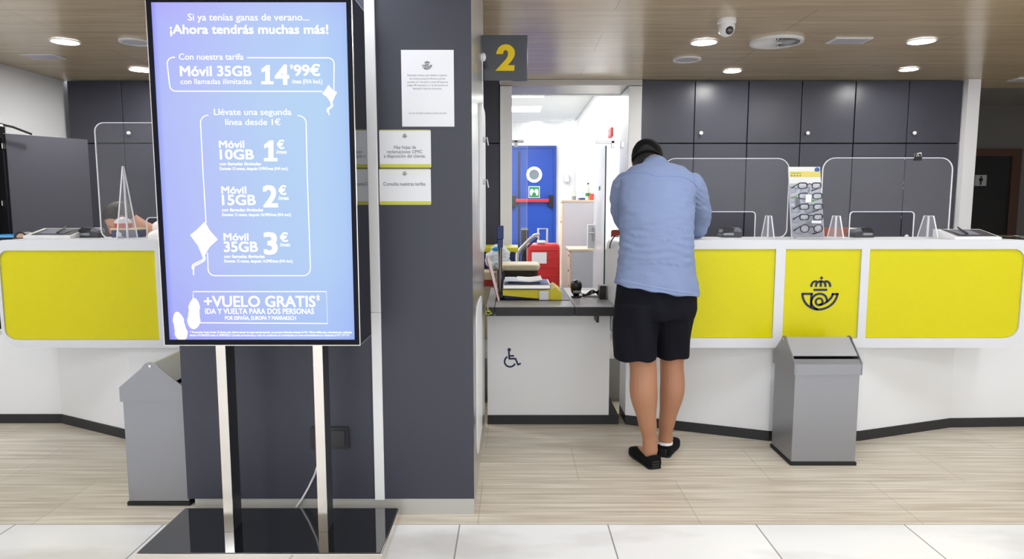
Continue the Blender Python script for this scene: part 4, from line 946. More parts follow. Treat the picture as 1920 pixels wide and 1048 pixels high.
for nm, o0, o1, m in (('back_board', 0, 0.004, mat('leaflet_red', (150, 40, 52), 0.5)), ('white_sheet', 0.0045, 0.011, mat('leaflet_pale', (238, 222, 224), 0.6))):
    b = MB(); b.rings([[q + n_ * o + Vector((0, y, 0)) for q, o in ((pA, o0), (pB, o0), (pB, o1), (pA, o1))] for y in (4.14, 4.36)]); b.build(nm, m, d)
d = thing('barcode_scanner', 'black handheld barcode scanner standing on the low desk', 'scanner', (P(1080, 545, 4.35).x, 4.35, ZD))
B_ = dict(parent=d, world=False)
b = MB(); b.lathe([(0, 0), (0.036, 0), (0.036, 0.008), (0.016, 0.014), (0, 0.014)], (0.004, 0, 0), 24); b.build('stand_foot', black_pl, **B_, smooth=40)
b = MB(); b.rings([[Vector((rx * math.cos(k * PI / 8), oy + ry * math.sin(k * PI / 8), z)) for k in range(16)] for z, rx, ry, oy in ((0.0145, 0.018, 0.02, 0), (0.03, 0.03, 0.032, -0.004), (0.06, 0.037, 0.04, -0.01), (0.085, 0.036, 0.042, -0.012), (0.102, 0.027, 0.034, -0.01), (0.11, 0.012, 0.016, -0.008))]); b.build('scanner_head', black_pl, **B_, smooth=60)
b = MB(); b.box(-0.024, 0.024, -0.056, -0.040, 0.028, 0.05, 0.004); b.build('scan_window', mirror_black, **B_)
d = thing('cable_box', 'small black device box with tangled cables at the right end of the desk', 'device', (P(1128, 545, 4.3).x, 4.3, dz1 + 0.0005))
B_ = dict(parent=d, world=False)
b = MB(); b.box(-0.017, 0.025, -0.04, 0.05, 0, 0.085, 0.003); b.build('case', black_pl, **B_)
for k in range(3):
    b = MB(); b.tube(catmull([(-0.018, 0.0 + 0.01 * k, 0.05 - 0.015 * k), (-0.06, -0.03, 0.035 + 0.01 * k), (-0.095, -0.01 + 0.02 * k, 0.022), (-0.115, 0.03, 0.008 + 0.008 * k)]), 0.0045, 8); b.build('cable', black_pl, **B_)
b = MB(); a, e = P(1094, 548, 4.4).x, P(1124, 548, 4.4).x; b.box(a, e, 4.36, 4.6, dz1 + 0.0036, dz1 + 0.014)
mesh_thing('paper_pad', 'white paper pad behind the cables on the low desk', 'paper', b, paper)
b = MB(); b.tube(catmull([(0.598, 4.18, 1.09), (0.594, 4.1, 1.13), (0.602, 4.02, 1.168), (0.625, 4.07, 1.1665), (0.64, 4.11, 1.1665)]), 0.004, 8)
mesh_thing('counter_cable', 'thin black cable curving over the rounded white counter end', 'cable', b, black_pl, smooth=60)

# ================================================================== behind the low desk and in the back office
d = thing('storage_container', 'dark blue container with yellow rim behind the display pole', 'container', (-0.08, 6.0, FZ))
x0, x1 = P(885, 480, 5.8).x, P(966, 480, 5.8).x; zt_ = P(930, 464, 5.8).z
b = MB(); b.box(x0, x1, 5.8, 6.2, FZ + 0.001, zt_ - 0.04, 0.01); b.build('container_body', mat('container_navy', (26, 38, 82), 0.4), d)
b = MB(); b.box(x0 - 0.01, x1 + 0.025, 5.785, 6.215, zt_ - 0.039, zt_, 0.005); b.build('yellow_rim', mat('rim_yellow', (214, 206, 50), 0.4), d)
d = thing('carton', 'beige cardboard carton on the floor behind the desk by the pillar', 'carton', (-0.12, 5.35, FZ))
x0, x1 = P(880, 530, 5.25).x, P(931, 530, 5.25).x; zc_ = P(920, 512, 5.25).z
b = MB(); b.box(x0, x1, 5.32, 5.57, FZ + 0.001, zc_, 0.003); b.build('carton_body', mat('carton_beige', (206, 190, 160), 0.8), d)
b = MB(); b.box(x0 + 0.05, x1 - 0.002, 5.318, 5.3198, FZ + 0.42, FZ + 0.47); b.build('red_tape', mat('tape_red', (170, 50, 40), 0.5), d)
b = MB()
for c_, r_ in (((-0.13, 5.46, zc_ + 0.09), (0.085, 0.08, 0.09)), ((-0.08, 5.44, zc_ + 0.06), (0.07, 0.07, 0.06)), ((-0.11, 5.45, zc_ + 0.16), (0.06, 0.05, 0.05)), ((-0.07, 5.43, zc_ + 0.13), (0.05, 0.045, 0.06))): b.ball(c_, r_, 14)
bg_ = thing('plastic_bag', 'crumpled white and blue plastic bag on the carton beside the pillar', 'bag', (-0.11, 5.45, zc_ + 0.004))
wr = lambda co, n: n * (0.018 * (noise.noise(co * 22) + 0.5 * noise.noise(co * 55))) + Vector((0, 0, max(0, zc_ + 0.012 - co.z)))
fused(b, 'bag', mat('bag_white', (216, 226, 236), 0.35), 0.008, 1, bg_, warp=wr)
for c_, r_ in (((-0.085, 5.385, zc_ + 0.05), (0.022, 0.02, 0.04)), ((-0.12, 5.41, zc_ + 0.175), (0.04, 0.02, 0.018))):
    b = MB(); b.ball(c_, r_, 12); b.build('blue_print', mat('bag_blue', (56, 148, 206), 0.4), bg_, smooth=60)
d = thing('waste_bag_bin', 'dark olive bin with cream rim behind the parcel scale', 'bin', (0.07, 5.15, FZ))
x0, x1 = P(942, 510, 5.02).x, P(1010, 510, 5.02).x; zt_ = P(980, 496, 5.02).z
b = MB(); b.rings([rr for rr in [[Vector((p[0], p[1], z)) for p in rrect(x0 + i, x1 - i, 5.02 + i, 5.3 - i, 0.03)] for z, i in ((FZ + 0.001, 0.03), (zt_ - 0.045, 0.004))]]); b.build('bin_body', mat('bin_olive', (48, 44, 34), 0.3, bump=(18, 0.5, (1, 1, 1))), d)
b = MB(); b.rings([[Vector((p[0], p[1], z)) for p in rrect(x0 - i, x1 + i, 5.02 - i, 5.3 + i, 0.03)] for z, i in ((zt_ - 0.044, 0.0), (zt_ - 0.03, 0.008), (zt_ - 0.008, 0.01), (zt_, 0.0))]); b.build('cream_rim', mat('rim_cream', (226, 214, 184), 0.5), d)

YSc = 8.0
x0, x1 = P(988, 500, YSc).x, P(1050, 500, YSc).x; zt_ = P(1010, 457, YSc).z
red = mat('suitcase_red', (206, 44, 46), 0.35)
d = thing('suitcase', 'red ribbed suitcase with white label and raised handle behind the desk', 'suitcase', ((x0 + x1) / 2, YSc + 0.13, FZ))
b = MB(); b.box(x0, x1, YSc, YSc + 0.26, FZ + 0.05, zt_, 0.045, 4); b.build('shell', red, d, smooth=50)
for k in range(5):
    b = MB(); z = FZ + 0.12 + k * (zt_ - FZ - 0.2) / 4; b.box(x0 + 0.03, x1 - 0.03, YSc - 0.006, YSc + 0.002, z, z + 0.012, 0.003); b.build('rib', red, d)
c0, c1 = P(997, 494, YSc), P(1025, 473, YSc)
b = MB(); b.box(c0.x, c1.x, YSc - 0.009, YSc - 0.0065, c0.z, c1.z); b.build('white_label', paper, d)
for sx_ in (x0 + 0.05, x1 - 0.05):
    for yy in (YSc + 0.05, YSc + 0.21):
        b = MB(); b.cyl((sx_ - 0.012, yy, FZ + 0.026), (sx_ + 0.012, yy, FZ + 0.026), 0.025, n=16); b.build('wheel', black_rub, d)
hA, hB = P(1009, 457, YSc + 0.2), P(1026, 429, YSc + 0.2)
b = MB(); b.tube([(hA.x, YSc + 0.2, zt_ - 0.01), (hA.x, YSc + 0.2, hB.z), (hB.x, YSc + 0.2, hB.z), (hB.x, YSc + 0.2, zt_ - 0.01)], 0.012, 10); b.build('pull_handle', chrome, d)
c = P(1015, 456, YSc + 0.06); b = MB(); b.box(c.x - 0.05, c.x + 0.05, YSc + 0.02, YSc + 0.1, zt_ + 0.0005, zt_ + 0.035, 0.012)
mesh_thing('paper_note', 'crumpled white paper lying on top of the red suitcase', 'paper', b, paper)
Yh = 7.2
d = thing('hand_truck', 'chrome hand truck with curved handle left of the red suitcase', 'hand truck', (P(972, 500, Yh).x, Yh, FZ))
p_ = [P(1010, 439, Yh + 0.05), P(1000, 443, Yh), P(986, 456, Yh), P(973, 470, Yh), P(970, 480, Yh), P(970, 500, Yh)]
b = MB(); b.tube(catmull(p_ + [Vector((p_[-1].x, Yh, FZ + 0.1))]), 0.018, 10); b.build('handle_tube', chrome, d, smooth=60)
b = MB(); b.tube(catmull([P(1008, 446, Yh + 0.2), P(992, 460, Yh + 0.2), P(981, 473, Yh + 0.2), P(979, 500, Yh + 0.2), Vector((P(979, 500, Yh + 0.2).x, Yh + 0.2, FZ + 0.1))]), 0.012, 10); b.build('handle_tube', mat('tube_dark', (70, 74, 78), 0.3, 0.7), d, smooth=60)
q = Vector((p_[-1].x, Yh, FZ))
b = MB(); b.box(q.x - 0.03, q.x + 0.12, Yh - 0.04, Yh + 0.26, FZ + 0.085, FZ + 0.105, 0.003); b.build('toe_plate', steel, d)
for yy in (Yh - 0.05, Yh + 0.25):
    b = MB(); b.cyl((q.x, yy, FZ + 0.081), (q.x, yy + 0.03, FZ + 0.081), 0.08, n=22); b.build('wheel', black_rub, d)
c0, c1 = P(977, 455, 8.9), P(988, 428, 8.9)
d = thing('black_case', 'tall narrow black case standing against the blue door side', 'case', ((c0.x + c1.x) / 2, 8.95, FZ))
b = MB(); b.box(c0.x, c1.x + 0.02, 8.9, 9.02, FZ + 0.001, c1.z, 0.006); b.build('case_body', black_pl, d)
b = MB(); b.box(c0.x + 0.004, c1.x + 0.016, 8.894, 8.8995, c1.z - 0.02, c1.z - 0.012); b.build('pale_trim', light_pl, d)
beige = mat('cabinet_beige', (222, 204, 176), 0.5); lgrey = mat('cabinet_grey', (204, 204, 210), 0.5)
def office_cab(name, label, ul, ur, vt, Y, dp, ndraw):
    x0, x1, z1_ = P(ul, vt, Y).x, min(P(ur, vt, Y).x, 1.12), P(ul, vt, Y).z
    d = thing(name, label, 'cabinet', ((x0 + x1) / 2, Y + dp / 2, FZ))
    b = MB(); b.box(x0 + 0.02, x1, Y, Y + dp, FZ + 0.001, z1_ - 0.025); b.build('carcass', lgrey, d)
    b = MB(); b.box(x0 - 0.005, x1 + 0.002, Y - 0.008, Y + dp + 0.005, z1_ - 0.0245, z1_, 0.003); b.build('top_board', beige, d)
    hh = (z1_ - 0.03 - FZ - 0.01) / ndraw
    for k in range(ndraw):
        b = MB(); b.box(x0, x0 + 0.0195, Y + 0.002, Y + dp - 0.002, FZ + 0.01 + k * hh, FZ + 0.006 + (k + 1) * hh, 0.002)
        f_ = b.build('drawer' if ndraw > 1 else 'cabinet_door', beige, d)
        b = MB(); b.cyl((x0 - 0.008, Y + 0.08, FZ + (k + 0.78) * hh), (x0 - 0.0005, Y + 0.08, FZ + (k + 0.78) * hh), 0.012, n=12); b.build('lock', dark_pl, f_)
    return x0, x1, z1_
tx0, tx1, tz = office_cab('filing_cabinet', 'tall pale filing cabinet under the white office wall', 1054, 1118, 375, 8.7, 0.45, 1)
office_cab('drawer_pedestal', 'low beige drawer pedestal in front of the tall pale cabinet', 1068, 1137, 467, 7.7, 0.55, 3)
d = thing('glass_bottle', 'clear bottle with green label on the tall pale cabinet', 'bottle', (P(1102.5, 370, 8.85).x, 8.85, tz))
b = MB(); b.lathe([(0, 0.0006), (0.036, 0.0006), (0.037, 0.1), (0.03, 0.13), (0.013, 0.17), (0.012, 0.2), (0, 0.2)]); b.build('bottle_body', mat('bottle_pale', (206, 214, 208), 0.15), parent=d, world=False, smooth=40)
b = MB(); b.lathe([(0, 0.2004), (0.014, 0.2004), (0.014, 0.222), (0, 0.222)], n=16); b.build('cap', dark_pl, parent=d, world=False)
b = MB(); b.lathe([(0.0374, 0.05), (0.0378, 0.05), (0.0378, 0.09), (0.0374, 0.09)]); b.build('green_label', mat('label_green', (60, 140, 90), 0.5), parent=d, world=False)
d = thing('document_tray', 'flat blue tray with papers on the tall pale cabinet', 'tray', (P(1100, 372, 9.0).x + 0.0, 9.02, tz))
b = MB(); b.box(-0.1, 0.1, -0.1, 0.1, 0.0006, 0.03, 0.003); b.build('tray', mat('tray_blue', (70, 84, 150), 0.5), parent=d, world=False)
b = MB(); b.box(-0.09, 0.05, -0.09, 0.09, 0.0305, 0.036); b.build('papers', paper, parent=d, world=False)
b = MB(); x_ = tx1; b.box(x_ - 0.075, x_ - 0.004, 8.74, 8.81, tz + 0.0006, tz + 0.082, 0.002)
mesh_thing('note_box', 'small orange red box at the right end of the tall pale cabinet', 'box', b, mat('box_orange', (226, 92, 66), 0.5))
d = thing('pen_cup', 'small grey pen cup on the tall pale cabinet, left of the bottle', 'cup', (P(1076, 372, 8.8).x, 8.8, tz))
b = MB(); b.lathe([(0, 0.0006), (0.026, 0.0006), (0.028, 0.05), (0.024, 0.05), (0.022, 0.006), (0, 0.006)]); b.build('cup', mat('cup_grey', (150, 152, 168), 0.4), parent=d, world=False, smooth=40)
for k in (-1, 1):
    b = MB(); b.tube([(k * 0.008, 0, 0.008), (k * 0.012, 0.004, 0.11)], 0.004, 8); b.build('pen', mat('pen_lime', (214, 220, 150), 0.5), parent=d, world=False)
d = thing('fire_alarm', 'small square red fire alarm button on the white office wall', 'fire alarm', (1.13, 8.0, 2.0))
c = P(1143, 249.5, 7.9); b = MB(); b.box(1.105, 1.1295, 7.75, 8.0, c.z - 0.05, c.z + 0.05, 0.006); b.build('housing', mat('alarm_red', (206, 52, 58), 0.4), d)
b = MB(); b.box(1.10, 1.1045, 7.83, 7.92, c.z - 0.03, c.z + 0.02, 0.002); b.build('press_plate', mat('alarm_pale', (226, 170, 170), 0.4), d)
c = P(1062, 335, 12.55)
d = thing('soap_dispenser', 'white dispenser mounted on the far office wall', 'dispenser', (c.x, 12.55, c.z - 0.08))
b = MB(); b.box(c.x - 0.05, c.x + 0.05, 12.5, 12.598, c.z - 0.06, c.z + 0.08, 0.02, 3); b.build('shell', white_pl, d)
b = MB(); b.box(c.x - 0.04, c.x + 0.03, 12.49, 12.4995, c.z + 0.055, c.z + 0.068); b.box(c.x - 0.035, c.x + 0.03, 12.49, 12.56, c.z - 0.075, c.z - 0.061); b.build('grey_trim', light_pl, d)
# staff side worktop of the left counter
b = MB(); b.box(-2.84, -1.44, 4.145, 4.62, 1.0, 1.03); b.build('work_surface', white_lam, bpy.data.objects['service_counter.001'])

# ================================================================== people
skin = mat('skin_tan', (172, 122, 92), 0.5)
shirt_m = mat('shirt_blue_cotton', (131, 146, 180), 0.85, spec=0.2, bump=(13, 0.30, (1, 1, 3.2)))
short_m = mat('shorts_navy_black', (13, 14, 23), 0.85, spec=0.2)
cap_m = mat('cap_black', (9, 9, 10), 0.85, spec=0.2)
shoe_m = mat('shoe_black_suede', (13, 13, 15), 0.9, spec=0.2)
hair_m = mat('hair_dark', (17, 15, 14), 0.75, bump=(60, 0.6, (1, 1, 0.15)))
def ell(mb, rs, n=24):
    """loft of tilted ellipses: (centre, half width, half depth, pitch)"""
    out = []
    for c, a, b_, t in rs:
        c = Vector(c); ey = Vector((0, math.cos(t), -math.sin(t)))
        out.append([c + Vector((1, 0, 0)) * a * math.cos(2 * PI * k / n) + ey * b_ * math.sin(2 * PI * k / n) for k in range(n)])
    return mb.rings(out)
def limb(mb, pts, rad, n=14, caps=True):
    q = catmull(pts, 5); m = len(pts) - 1; r = []
    for i in range(len(q)):
        t = min(i / 5, m - 1e-6); k = int(t); f_ = t - k; f_ = f_ * f_ * (3 - 2 * f_); r.append(rad[k] * (1 - f_) + rad[k + 1] * f_)
    mb.tube(q, r, n)
    if caps: mb.ball(q[0], r[0], 12); mb.ball(q[-1], r[-1], 12)
    return mb
def hand(mb, w_, d_, up, side):
    """w_ wrist, d_ direction of the fingers, up = back of the hand, side = +1 thumb to the right of d_"""
    w_, d_, up = Vector(w_), Vector(d_).normalized(), Vector(up).normalized(); s_ = d_.cross(up).normalized() * side
    T = lambda a, b_, c: w_ + d_ * a + s_ * b_ + up * c
    mb.rings([[T(a, hw * math.cos(2 * PI * k / 12), ht * math.sin(2 * PI * k / 12)) for k in range(12)] for a, hw, ht in ((-0.015, 0.026, 0.020), (0.02, 0.033, 0.017), (0.06, 0.041, 0.015), (0.088, 0.040, 0.012))])
    for b_, ln, r in ((0.030, 0.074, 0.0088), (0.010, 0.084, 0.009), (-0.010, 0.077, 0.0086), (-0.029, 0.06, 0.0078)):
        mb.tube([T(0.075, b_, 0.0), T(0.09 + ln * 0.35, b_ * 1.08, 0.004), T(0.09 + ln * 0.7, b_ * 1.1, -0.006), T(0.09 + ln * 0.92, b_ * 1.1, -0.020)], [r, r, r * 0.92, r * 0.75], 10)
        mb.ball(T(0.09 + ln * 0.92, b_ * 1.1, -0.020), r * 0.75, 8)
    mb.tube([T(0.015, 0.028, -0.002), T(0.045, 0.052, -0.008), T(0.075, 0.060, -0.012), T(0.098, 0.058, -0.016)], [0.013, 0.0115, 0.010, 0.0078], 10)
    mb.ball(T(0.098, 0.058, -0.016), 0.0078, 8)
def head(mb, c, R, s=1.0):
    """head with features; local -Y is the face"""
    c = Vector(c); T = lambda x, y, z: c + R @ (Vector((x, y, z)) * s)
    mb.ball(c, (0.076 * s, 0.096 * s, 0.104 * s), 20, R)
    mb.ball(T(0, -0.030, -0.060), (0.056 * s, 0.058 * s, 0.062 * s), 16, R)
    mb.tube([T(0, -0.088, 0.012), T(0, -0.106, -0.022), T(0, -0.112, -0.036)], [0.009 * s, 0.012 * s, 0.014 * s], 10); mb.ball(T(0, -0.11, -0.034), 0.0145 * s, 10)
    for m in (-1, 1):
        mb.ball(T(m * 0.031, -0.085, 0.005), (0.014 * s, 0.010 * s, 0.009 * s), 10, R)
        mb.ball(T(m * 0.030, -0.086, 0.021), (0.021 * s, 0.009 * s, 0.006 * s), 10, R)
        mb.ball(T(m * 0.078, 0.012, -0.010), (0.009 * s, 0.019 * s, 0.031 * s), 10, R)
        mb.ball(T(m * 0.013, -0.092, -0.066), (0.016 * s, 0.009 * s, 0.006 * s), 8, R)
    mb.ball(T(0, -0.086, -0.076), (0.022 * s, 0.009 * s, 0.006 * s), 8, R); mb.ball(T(0, -0.080, -0.100), (0.022 * s, 0.016 * s, 0.016 * s), 10, R)

man = thing('person', 'man in blue shirt, navy shorts and black cap leaning on the counter, back turned', 'person', (0.76, 3.5, 0))
HC = Vector((0.757, 3.865, 1.600))
RH = Matrix.Rotation(PI - 0.30, 3, 'Z') @ Matrix.Rotation(math.radians(32), 3, 'X') @ Matrix.Rotation(math.radians(7), 3, 'Y')
# --- body: one continuous skin
b = MB()
ell(b, [((0.738, 3.49, 0.80), 0.15, 0.10, 0), ((0.738, 3.495, 0.95), 0.165, 0.105, 0), ((0.74, 3.50, 1.10), 0.165, 0.115, 0.1), ((0.745, 3.54, 1.28), 0.165, 0.11, 0.3), ((0.76, 3.60, 1.42), 0.16, 0.10, 0.5), ((0.77, 3.68, 1.50), 0.10, 0.07, 0.6)])
limb(b, [(0.77, 3.68, 1.48), (0.772, 3.74, 1.545), (0.765, 3.80, 1.58)], [0.068, 0.06, 0.058])
head(b, HC, RH)
limb(b, [(0.650, 3.48, 0.82), (0.650, 3.45, 0.68), (0.6735, 3.44, 0.53), (0.674, 3.415, 0.40), (0.695, 3.415, 0.25), (0.711, 3.425, 0.16), (0.718, 3.43, 0.085)], [0.085, 0.088, 0.0690, 0.0715, 0.0485, 0.0375, 0.040], 18)
limb(b, [(0.836, 3.51, 0.82), (0.845, 3.53, 0.68), (0.847, 3.55, 0.52), (0.852, 3.545, 0.38), (0.836, 3.565, 0.22), (0.831, 3.58, 0.13), (0.832, 3.588, 0.085)], [0.085, 0.084, 0.0620, 0.0655, 0.0455, 0.0365, 0.039], 18)
for h0, t0, sc in (((0.726, 3.430, 0), (0.675, 3.62, 0), 1), ((0.828, 3.592, 0), (0.918, 3.775, 0), 1)):
    h0, t0 = Vector(h0), Vector(t0)
    limb(b, [h0 + Vector((0, 0, 0.042)), h0.lerp(t0, 0.4) + Vector((0, 0, 0.044)), h0.lerp(t0, 0.85) + Vector((0, 0, 0.028))], [0.031, 0.034, 0.022])
armsL = [(0.610, 3.685, 1.452), (0.606, 3.755, 1.345), (0.655, 3.84, 1.232), (0.678, 3.925, 1.214), (0.70, 3.99, 1.200)]
armsR = [(0.962, 3.685, 1.448), (1.014, 3.755, 1.34), (1.040, 3.84, 1.228), (0.955, 3.895, 1.214), (0.868, 3.945, 1.200)]
for ar in (armsL, armsR): limb(b, ar, [0.062, 0.052, 0.042, 0.038, 0.027])
hand(b, (0.702, 3.995, 1.199), (0.08, 1, -0.10), (0, 0, 1), 1)
hand(b, (0.864, 3.949, 1.199), (-0.42, 1, -0.10), (0, 0, 1), -1)
fused(b, 'body', skin, 0.0058, 3, man)
# --- shirt
b = MB()
ell(b, [((0.742, 3.475, 0.885), 0.213, 0.150, 0.0), ((0.740, 3.485, 0.96), 0.208, 0.148, 0.05), ((0.740, 3.495, 1.04), 0.199, 0.142, 0.08), ((0.742, 3.505, 1.14), 0.190, 0.134, 0.12), ((0.744, 3.525, 1.24), 0.189, 0.132, 0.22), ((0.750, 3.56, 1.34), 0.196, 0.130, 0.35),
        ((0.762, 3.60, 1.42), 0.203, 0.120, 0.5), ((0.770, 3.645, 1.485), 0.20, 0.105, 0.65), ((0.772, 3.685, 1.522), 0.172, 0.080, 0.75), ((0.774, 3.72, 1.540), 0.074, 0.046, 0.75)], 36)
for ar, q in ((armsL, 0), (armsR, 1)):
    limb(b, [Vector(ar[0]) + Vector((0.03 - 0.06 * q, -0.012, -0.004)), ar[0], ar[1], ar[2], ar[3], Vector(ar[3]).lerp(Vector(ar[4]), 0.8)], [0.078, 0.076, 0.069, 0.060, 0.050, 0.043], 20)
for m in (-1, 1): b.ball((0.772 + m * 0.150, 3.680, 1.470), (0.078, 0.078, 0.062), 16)
limb(b, [(0.772, 3.70, 1.515), (0.774, 3.74, 1.535)], [0.056, 0.040], 20)
hem_tilt = lambda x: 0.962 - 0.175 * (x - 0.55)
CREASE = []
for pts, amp in (([(1163, 433), (1185, 427), (1218, 426)], .006), ([(1193, 419), (1225, 420), (1260, 424), (1299, 433)], .004), ([(1163, 453), (1200, 441), (1240, 449), (1301, 443)], .005), ([(1160, 471), (1190, 459)], .005), ([(1176, 495), (1240, 491), (1293, 501)], .0035),
                 ([(1200, 470), (1236, 466), (1262, 471)], .003), ([(1158, 512), (1185, 520), (1208, 517)], .003), ([(1240, 515), (1278, 509), (1299, 515)], .003), ([(1286, 375), (1304, 366)], .004), ([(1285, 381), (1304, 373)], .004), ([(1288, 387), (1304, 380)], .004), ([(1290, 366), (1303, 359)], .003), ([(1262, 455), (1301, 459)], .003), ([(1189, 340), (1182, 380), (1184, 410)], .002)):
    q = [P(u, v, 3.40 if v > 400 else 3.46) for u, v in pts]
    CREASE.append(([(p.x, p.z) for p in catmull(q, 4)], amp))
def crease(co):
    f_ = 0.0
    for pts, amp in CREASE:
        if not (pts[0][1] - 0.08 < co.z < pts[0][1] + 0.12): continue
        for i in range(len(pts) - 1):
            ax, az = pts[i]; bx, bz = pts[i + 1]
            t = (co.x - ax) * (bx - ax) + (co.z - az) * (bz - az); L2 = (bx - ax) ** 2 + (bz - az) ** 2
            t = max(0.0, min(1.0, t / L2)); d = math.hypot(co.x - ax - t * (bx - ax), co.z - az - t * (bz - az))
            if d < 0.03:
                k = (i + t) / (len(pts) - 1); sg_ = co.z - (az + t * (bz - az))
                f_ += amp * math.sin(PI * min(1, max(0.0, k * 0.9 + 0.05))) * (math.exp(-(d / 0.007) ** 2) - 0.5 * math.exp(-((sg_ + 0.011) / 0.007) ** 2)); break
    return f_
def drape(co, n):
    f_ = crease(co) if n.y < -0.1 else 0.0
    wst = math.exp(-((co.z - 1.14) / 0.075) ** 2)
    f_ += 0.0022 * wst * math.sin(co.z * 150 + 7 * noise.noise(Vector((co.x * 6, co.y * 3, co.z * 2))) + co.x * 9)
    f_ += 0.007 * noise.noise(Vector((co.x * 7, co.y * 7, co.z * 14))) + 0.004 * noise.noise(Vector((co.x * 18, co.y * 18, co.z * 40)))
    sh = math.exp(-((co.x - 0.96) / 0.05) ** 2 - ((co.z - 1.37) / 0.05) ** 2)
    f_ += 0.004 * sh * math.sin((co.z * 0.8 + co.x * 0.5) * 330)
    low = max(0.0, min(1.0, (1.08 - co.z) / 0.14))
    f_ += 0.004 * low * math.sin(co.x * 48 + 4 * noise.noise(co * 5))
    elb = math.exp(-((co.y - 3.82) / 0.08) ** 2) * (1 if abs(co.x - 0.84) > 0.14 else 0)
    f_ += 0.0018 * elb * math.sin(co.z * 120 + co.y * 60)
    d_ = n * f_
    z_ = hem_tilt(co.x)
    if co.z < z_: d_.z += (z_ - co.z) * 0.85
    return d_
sh = fused(b, 'shirt', shirt_m, 0.0062, 4, man, warp=drape)
# seams and collar laid onto the shirt
dg = None
tmp = sh.data.copy(); tmp.transform(Matrix.Translation(man.location))
tree = BVHTree.FromPolygons([v.co for v in tmp.vertices], [tuple(p.vertices) for p in tmp.polygons]); bpy.data.meshes.remove(tmp)
def on_shirt(x, z, y0=3.0, off=0.0):
    h = tree.ray_cast(Vector((x, y0, z)), Vector((0, 1, 0)))
    return h[0] - Vector((0, off, 0)) if h[0] is not None else None
def seam_line(pts, r, nm, m):
    q = [on_shirt(x, z) for x, z in pts]; q = [p for p in q if p is not None]
    if len(q) > 2:
        b = MB(); b.tube(q, r, 8, 0.6); b.build(nm, m, sh, smooth=60)
seam_and_shade = mat('shirt_seam_and_shade', (112, 136, 184), 0.9)  # yoke seam colour, also the painted shade along the collar fold
seam_line([(p.x, p.z) for p in catmull([P(u, v, 3.60) for u, v in ((1156, 333), (1178, 326), (1204, 325), (1226, 332), (1250, 331.5), (1278, 334), (1298, 343), (1308, 350))], 5)], 0.0022, 'yoke_seam', seam_and_shade)
seam_line([(0.552 + k * 0.0125, hem_tilt(0.552 + k * 0.0125) + 0.016) for k in range(31)], 0.0020, 'hem_stitch', mat('shirt_light_seam', (170, 190, 228), 0.9))
b = MB()
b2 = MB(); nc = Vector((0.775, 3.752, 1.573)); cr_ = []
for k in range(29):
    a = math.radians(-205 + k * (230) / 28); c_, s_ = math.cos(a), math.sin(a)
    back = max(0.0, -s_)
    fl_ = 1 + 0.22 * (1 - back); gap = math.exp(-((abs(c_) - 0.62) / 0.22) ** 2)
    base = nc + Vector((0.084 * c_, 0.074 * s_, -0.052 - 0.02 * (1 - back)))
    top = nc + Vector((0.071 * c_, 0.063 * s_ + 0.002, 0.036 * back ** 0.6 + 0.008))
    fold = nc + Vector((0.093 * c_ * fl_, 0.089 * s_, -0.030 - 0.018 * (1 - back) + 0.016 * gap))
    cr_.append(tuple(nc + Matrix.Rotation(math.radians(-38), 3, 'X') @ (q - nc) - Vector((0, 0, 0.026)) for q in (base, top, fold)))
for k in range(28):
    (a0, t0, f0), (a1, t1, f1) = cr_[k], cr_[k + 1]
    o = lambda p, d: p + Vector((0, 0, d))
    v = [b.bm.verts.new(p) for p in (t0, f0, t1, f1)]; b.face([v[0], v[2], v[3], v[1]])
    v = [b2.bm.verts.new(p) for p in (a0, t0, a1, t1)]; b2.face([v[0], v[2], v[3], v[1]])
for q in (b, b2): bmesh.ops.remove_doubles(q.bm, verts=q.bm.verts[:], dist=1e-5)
cb_ = b2.build('collar_band', mat('collar_band_navy', (44, 56, 104), 0.9), sh, smooth=80)  # inner collar band in dark navy, showing below the fold
edge_ = MB(); edge_.tube([f for a, t, f in cr_], 0.0028, 8, 1.0)  # darker tube painting the shadow line along the collar fold
col_ = b.build('collar', shirt_m, sh, smooth=80)
sm_ = col_.modifiers.new('thickness', 'SOLIDIFY'); sm_.thickness = 0.0035; sm_.offset = 0
edge_.build('collar_fold_shade', seam_and_shade, sh, smooth=60)
# --- shorts
b = MB()
ell(b, [((0.740, 3.49, 0.985), 0.193, 0.135, 0), ((0.740, 3.49, 0.90), 0.206, 0.146, 0), ((0.738, 3.488, 0.82), 0.212, 0.150, 0), ((0.738, 3.49, 0.775), 0.205, 0.140, 0)], 30)
ell(b, [((0.640, 3.475, 0.86), 0.112, 0.140, 0), ((0.634, 3.462, 0.75), 0.113, 0.130, 0), ((0.632, 3.448, 0.65), 0.113, 0.122, 0), ((0.634, 3.442, 0.572), 0.113, 0.116, 0)], 26)
ell(b, [((0.836, 3.505, 0.86), 0.112, 0.140, 0), ((0.838, 3.522, 0.75), 0.106, 0.126, 0), ((0.840, 3.54, 0.65), 0.097, 0.112, 0), ((0.841, 3.548, 0.556), 0.092, 0.104, 0)], 26)
def drape2(co, n):
    lowz = max(0.0, min(1.0, (0.95 - co.z) / 0.2))
    return n * (0.006 * noise.noise(Vector((co.x * 9, co.y * 9, co.z * 4))) + 0.004 * lowz * math.sin(co.x * 55 + co.z * 14))
fused(b, 'shorts', short_m, 0.007, 3, man, warp=drape2)
